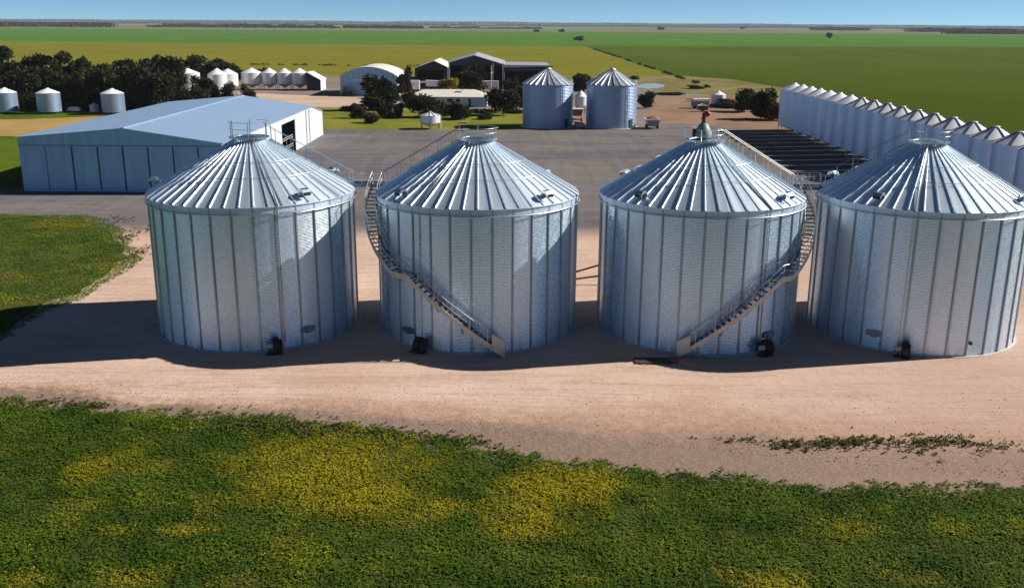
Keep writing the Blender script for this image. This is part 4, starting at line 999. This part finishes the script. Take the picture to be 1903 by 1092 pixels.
mb = MB(); mb.cyl((14.2, 3.2, 3.9), (14.2, 3.2, 5.3), .05, None, 6); mb.bar((13.4, 3.2, 5.25), (14.6, 3.2, 5.25), .06, .06); mb.bar((13.6, 3.0, 5.0), (14.4, 3.0, 5.0), .05, .05); mb.build('antenna', M['galv_dark'], rf)
mb = MB(); mb.box(12.3, 13.8, 2.2, 3.0, 3.3, 3.9); mb.build('solar_heater', M['dark_steel'], rf)
mb = MB(); mb.box(w - 4.4, w - .5, -.08, -.002, .1, 2.4); mb.build('garage_door', M['shed_wall'], t)
mb = MB(); mb.box(w - 5.3, w - 4.6, -.05, -.002, .1, 2.2); mb.build('door', M['navy'], t)
for xx, ww in ((10.2, 1.5), (12.6, 1.0), (5.0, 1.6), (2.0, 1.2)):
    mb = MB(); mb.box(xx, xx + ww, -.05, -.002, 1.2, 2.1); wn = mb.build('window', M['glass'], t)
    mb = MB(); mb.box(xx - .06, xx + ww + .06, -.09, -.052, 1.12, 1.19); mb.build('sill', M['white_roof'], wn)
# truck trailers parked between arched shed and open shed
def wheels(mb, xs, y, r):
    for x in xs: mb.cyl((x, y - .15, r), (x, y + .15, r), r, None, 14)
g = AT(779, 167, 312)
t = thing('box_truck', 'white box truck parked between the tall dark tree and the yellow bush', 'truck', (g.x - 7.2, 312, 0))
mb = MB(); mb.box(0, 7.2, 0, 2.5, 1.2, 4.0); mb.build('cargo_box', M['white_bin'], t)
mb = MB(); mb.prism([(0, .6), (0, 2.2), (.5, 3.1), (1.9, 3.1), (1.9, .6)], 'y', .05, 2.45); o = mb.build('cab', M['white_bin'], t, (7.3 - 9.2 - .1, 0, 0))
mb = MB(); mb.box(0, 7.2, .2, 2.3, .8, 1.19); mb.build('chassis', M['black'], t)
for x in (1.0, 5.4, 6.5):
    mb = MB(); wheels(mb, [x], .25, .5); mb.build('wheel', M['black'], t)
g = AT(792, 160, 326)
t = thing('tipper_trailer', 'low white tipping trailer left of the yellow bush', 'trailer', (g.x, 326, 0))
mb = MB(); mb.prism([(0, 1.3), (-.2, 3.3), (7.8, 2.9), (7.4, 1.3)], 'y', 0, 2.5); mb.build('body', M['white_bin'], t)
mb = MB(); mb.box(.3, 7.2, .3, 2.2, .9, 1.29); mb.bar((7.2, 1.2, 1.0), (9, 1.2, .8), .2, .2); mb.build('chassis', M['black'], t)
for x in (1.5, 2.7, 6.6):
    mb = MB(); wheels(mb, [x], .3, .48); mb.build('wheel', M['black'], t)
g = AT(636, 178, 297)
t = thing('tractor', 'dark blue tractor parked at the left corner of the arched shed', 'tractor', (g.x, 297, 0))
mb = MB(); mb.box(.2, 1.5, .2, 1.9, .9, 1.7); mb.box(1.5, 3.3, .45, 1.65, .8, 1.5); mb.build('body', M['navy'], t)
mb = MB(); mb.prism([(.2, 1.7), (.35, 2.9), (1.5, 2.9), (1.65, 1.7)], 'y', .25, 1.85); mb.build('cab', M['glass'], t)
for x, r in ((.8, .8), (2.9, .5)):
    for y in (.1, 2.0):
        mb = MB(); wheels(mb, [x], y, r); mb.build('wheel', M['black'], t)
g = AT(896, 170, 322)
t = thing('water_tank', 'pale boxy tank on a stand in front of the big open shed', 'tank', (g.x, 322, 0))
mb = MB(); mb.box(0, 5.4, 0, 2.4, .9, 3.3); mb.box(-.05, 5.45, -.05, 2.45, 3.3, 3.42); mb.build('tank_body', M['white_bin'], t)
mb = MB()
for x in (.3, 2.6, 5.0): mb.box(x, x + .2, .2, 2.2, 0, .9)
mb.build('stand', M['galv_dark'], t)
g = AT(913, 178, 300)
t = thing('light_pole', 'slim pale light pole in front of the big open shed', 'light pole', (g.x, 300, 0))
mb = MB(); mb.cyl((0, 0, 0), (0, 0, 9.4), .14, .09, 10); mb.build('pole', M['pale_steel'], t)
mb = MB(); mb.bar((0, 0, 7.5), (.9, 0, 7.4), .08, .08); mb.lathe([(0, 7.4), (.35, 7.2), (.4, 7.1)], 14); mb.build('lamp_head', M['white_roof'], t, (.0, 0, 0))
# machinery between and right of the round silos
g = G(1078, 237)
t = thing('field_bin', 'red and cream field bin parked in the gap between the two round silos', 'field bin', (g.x, 222, 0))
mb = MB(); mb.prism([(-.9, 1.5), (-1.35, 3.0), (1.35, 3.0), (.9, 1.5)], 'y', 0, 2.6); mb.build('bin_body', M['rust'], t)
mb = MB(); mb.box(-1.4, 1.4, -.06, 2.66, 2.95, 3.1); mb.build('rim', M['paledirt_paint'] if 'paledirt_paint' in M else M['cream_roof'], t)
mb = MB(); mb.bar((-1.2, -.2, .5), (-1.0, 2.6, 1.5), .12, .12); mb.bar((1.2, -.2, .5), (1.0, 2.6, 1.5), .12, .12); mb.box(-1.1, 1.1, .1, 2.4, .55, .75); mb.build('chassis', M['rust'], t)
for x in (-1.05, 1.05):
    mb = MB(); mb.cyl((x - .15, 1.3, .5), (x + .15, 1.3, .5), .5, None, 16); mb.build('wheel', M['black'], t)
t = thing('water_trough', 'round pale trough on the ground between the two round silos', 'trough', (g.x - .1, 212.5, 0))
mb = MB(); mb.lathe([(1.1, 0), (1.15, .9), (1.02, .9), (1.0, .3), (0, .28)], 24); mb.build('basin', M['concrete'], t)
mb = MB(); mb.lathe([(0, .72), (1.01, .72)], 24); mb.build('water', M['pond'], t)
g = G(1074, 244); tag(MB().box(-.9, .8, -.4, .4, 0, .16).box(-.7, .6, -.3, .3, .162, .22).build('concrete_slab', M['concrete'], None, g), 'white slab lying at the front of the gap between the round silos', 'slab')
g = G(1214, 241)
t = thing('grain_cart', 'dark grain cart with white rim and red brown load beside the round silos', 'grain cart', (g.x, g.y, 0))
mb = MB(); mb.prism([(-1.0, .7), (-1.4, 2.0), (1.4, 2.0), (1.0, .7)], 'y', 0, 4.6); mb.build('body', M['greygreen'], t)
mb = MB(); mb.box(-1.5, 1.5, -.1, .08, 1.95, 2.15); mb.box(-1.5, -1.35, .08, 4.7, 1.95, 2.15); mb.box(1.35, 1.5, .08, 4.7, 1.95, 2.15); mb.box(-1.35, 1.35, 4.55, 4.7, 1.95, 2.15); mb.build('rim', M['white_roof'], t)
mb = MB(); mb.add([(-1.3, .1, 2.0), (1.3, .1, 2.0), (1.3, 4.5, 2.0), (-1.3, 4.5, 2.0), (-.3, 1.5, 2.7), (.4, 3.2, 2.8)], [(0, 1, 4), (1, 2, 5), (2, 3, 5), (3, 0, 4), (1, 5, 4), (3, 4, 5)]); mb.build('load', M['rust'], t)
for x in (-1.15, 1.15):
    for y in (1.2, 3.4):
        mb = MB(); mb.cyl((x - .14, y, .45), (x + .14, y, .45), .45, None, 14); mb.build('wheel', M['black'], t)
g = G(1286, 202)
t = thing('flatbed_truck', 'low grey truck with a pale canopy on the red dirt beside the small bin', 'truck', (g.x, g.y, 0))
mb = MB(); mb.box(0, 4.6, 0, 2.2, .6, 1.9); mb.build('tray', M['greygreen'], t)
mb = MB(); mb.prism([(.0, 1.95), (.5, 2.5), (4.7, 2.6), (4.9, 1.95)], 'y', -.1, 2.3); mb.build('canopy', M['white_roof'], t)
for x in (.9, 3.8):
    for y in (.1, 2.1):
        mb = MB(); wheels(mb, [x], y, .42); mb.build('wheel', M['black'], t)
g = G(1306, 208)
t = thing('utility_trailer', 'small dark trailer with a pale peaked lid in front of the low truck', 'trailer', (g.x - 1.2, g.y, 0))
mb = MB(); mb.box(0, 2.5, 0, 1.6, .45, 1.5); mb.build('body', M['dark_steel'], t)
mb = MB(); mb.prism([(-.1, 1.52), (1.25, 2.0), (2.6, 1.52)], 'y', -.1, 1.7); mb.build('lid', M['white_roof'], t)
for y in (0, 1.6):
    mb = MB(); wheels(mb, [1.3], y, .32); mb.build('wheel', M['black'], t)
g = G(1276, 190); t = thing('harrow', 'dark folded harrow left of the low truck on the red dirt', 'farm implement', (g.x, g.y, 0))
mb = MB()
for k in range(5): mb.bar((k * .8, 0, .5), (k * .8 + .3, 2.2, .8), .1, .1); mb.bar((k * .8, 0, .5), (k * .8, 0, 0), .08, .08, (0, 1, 0))
mb.bar((0, 0, .6), (4, 0, .6), .12, .12); mb.bar((0, 2.2, .8), (4, 2.2, .8), .12, .12); mb.build('frame', M['dark_steel'], t)
for q, lab in (((862, 229), 'white trough on the lawn right of the hopper tank'), ((858, 244), 'white slab at the gravel edge below the lawn')):
    g = G(*q); tag(MB().box(-.9, .9, -.35, .35, 0, .3).box(-.95, .95, -.4, .4, .302, .36).build('stock_trough', M['concrete'], None, g), lab, 'trough')
g = G(140, 208); tag(MB().box(-1.6, 1.6, -.6, .6, 0, .5).prism([(-1.4, .502), (-1.1, .95), (1.1, .95), (1.4, .502)], 'y', -.5, .5).build('covered_boat', M['white_bin'], None, (g.x, 240, .3)), 'low white covered trailer in the shade between two left bins', 'trailer')
hopper_bin('water_tank', 'little round white tank in the shade left of the rightmost left bin', 'tank', AT(176, 204, 240).x, 240, 1.15, .1, 1.7, 2.3, 'white_bin', 'white_roof', 4)

# ------------------------------------------------------------------ air
hz = MB().box(-BIG - 40, BIG + 40, -3040, BIG + 40, -1.0, 24.5)
k = N('haze'); k.t.nodes.remove(k.b)
pv = k.n('ShaderNodeVolumePrincipled'); pv.inputs['Density'].default_value = 5e-5
pv.inputs['Color'].default_value = (.72, .82, .92, 1); k.l(pv.outputs[0], k.o.inputs['Volume'])
o = hz.build('haze', k.m); o['kind'] = 'stuff'; tag(o, 'pale blue air softening the far fields', 'haze')
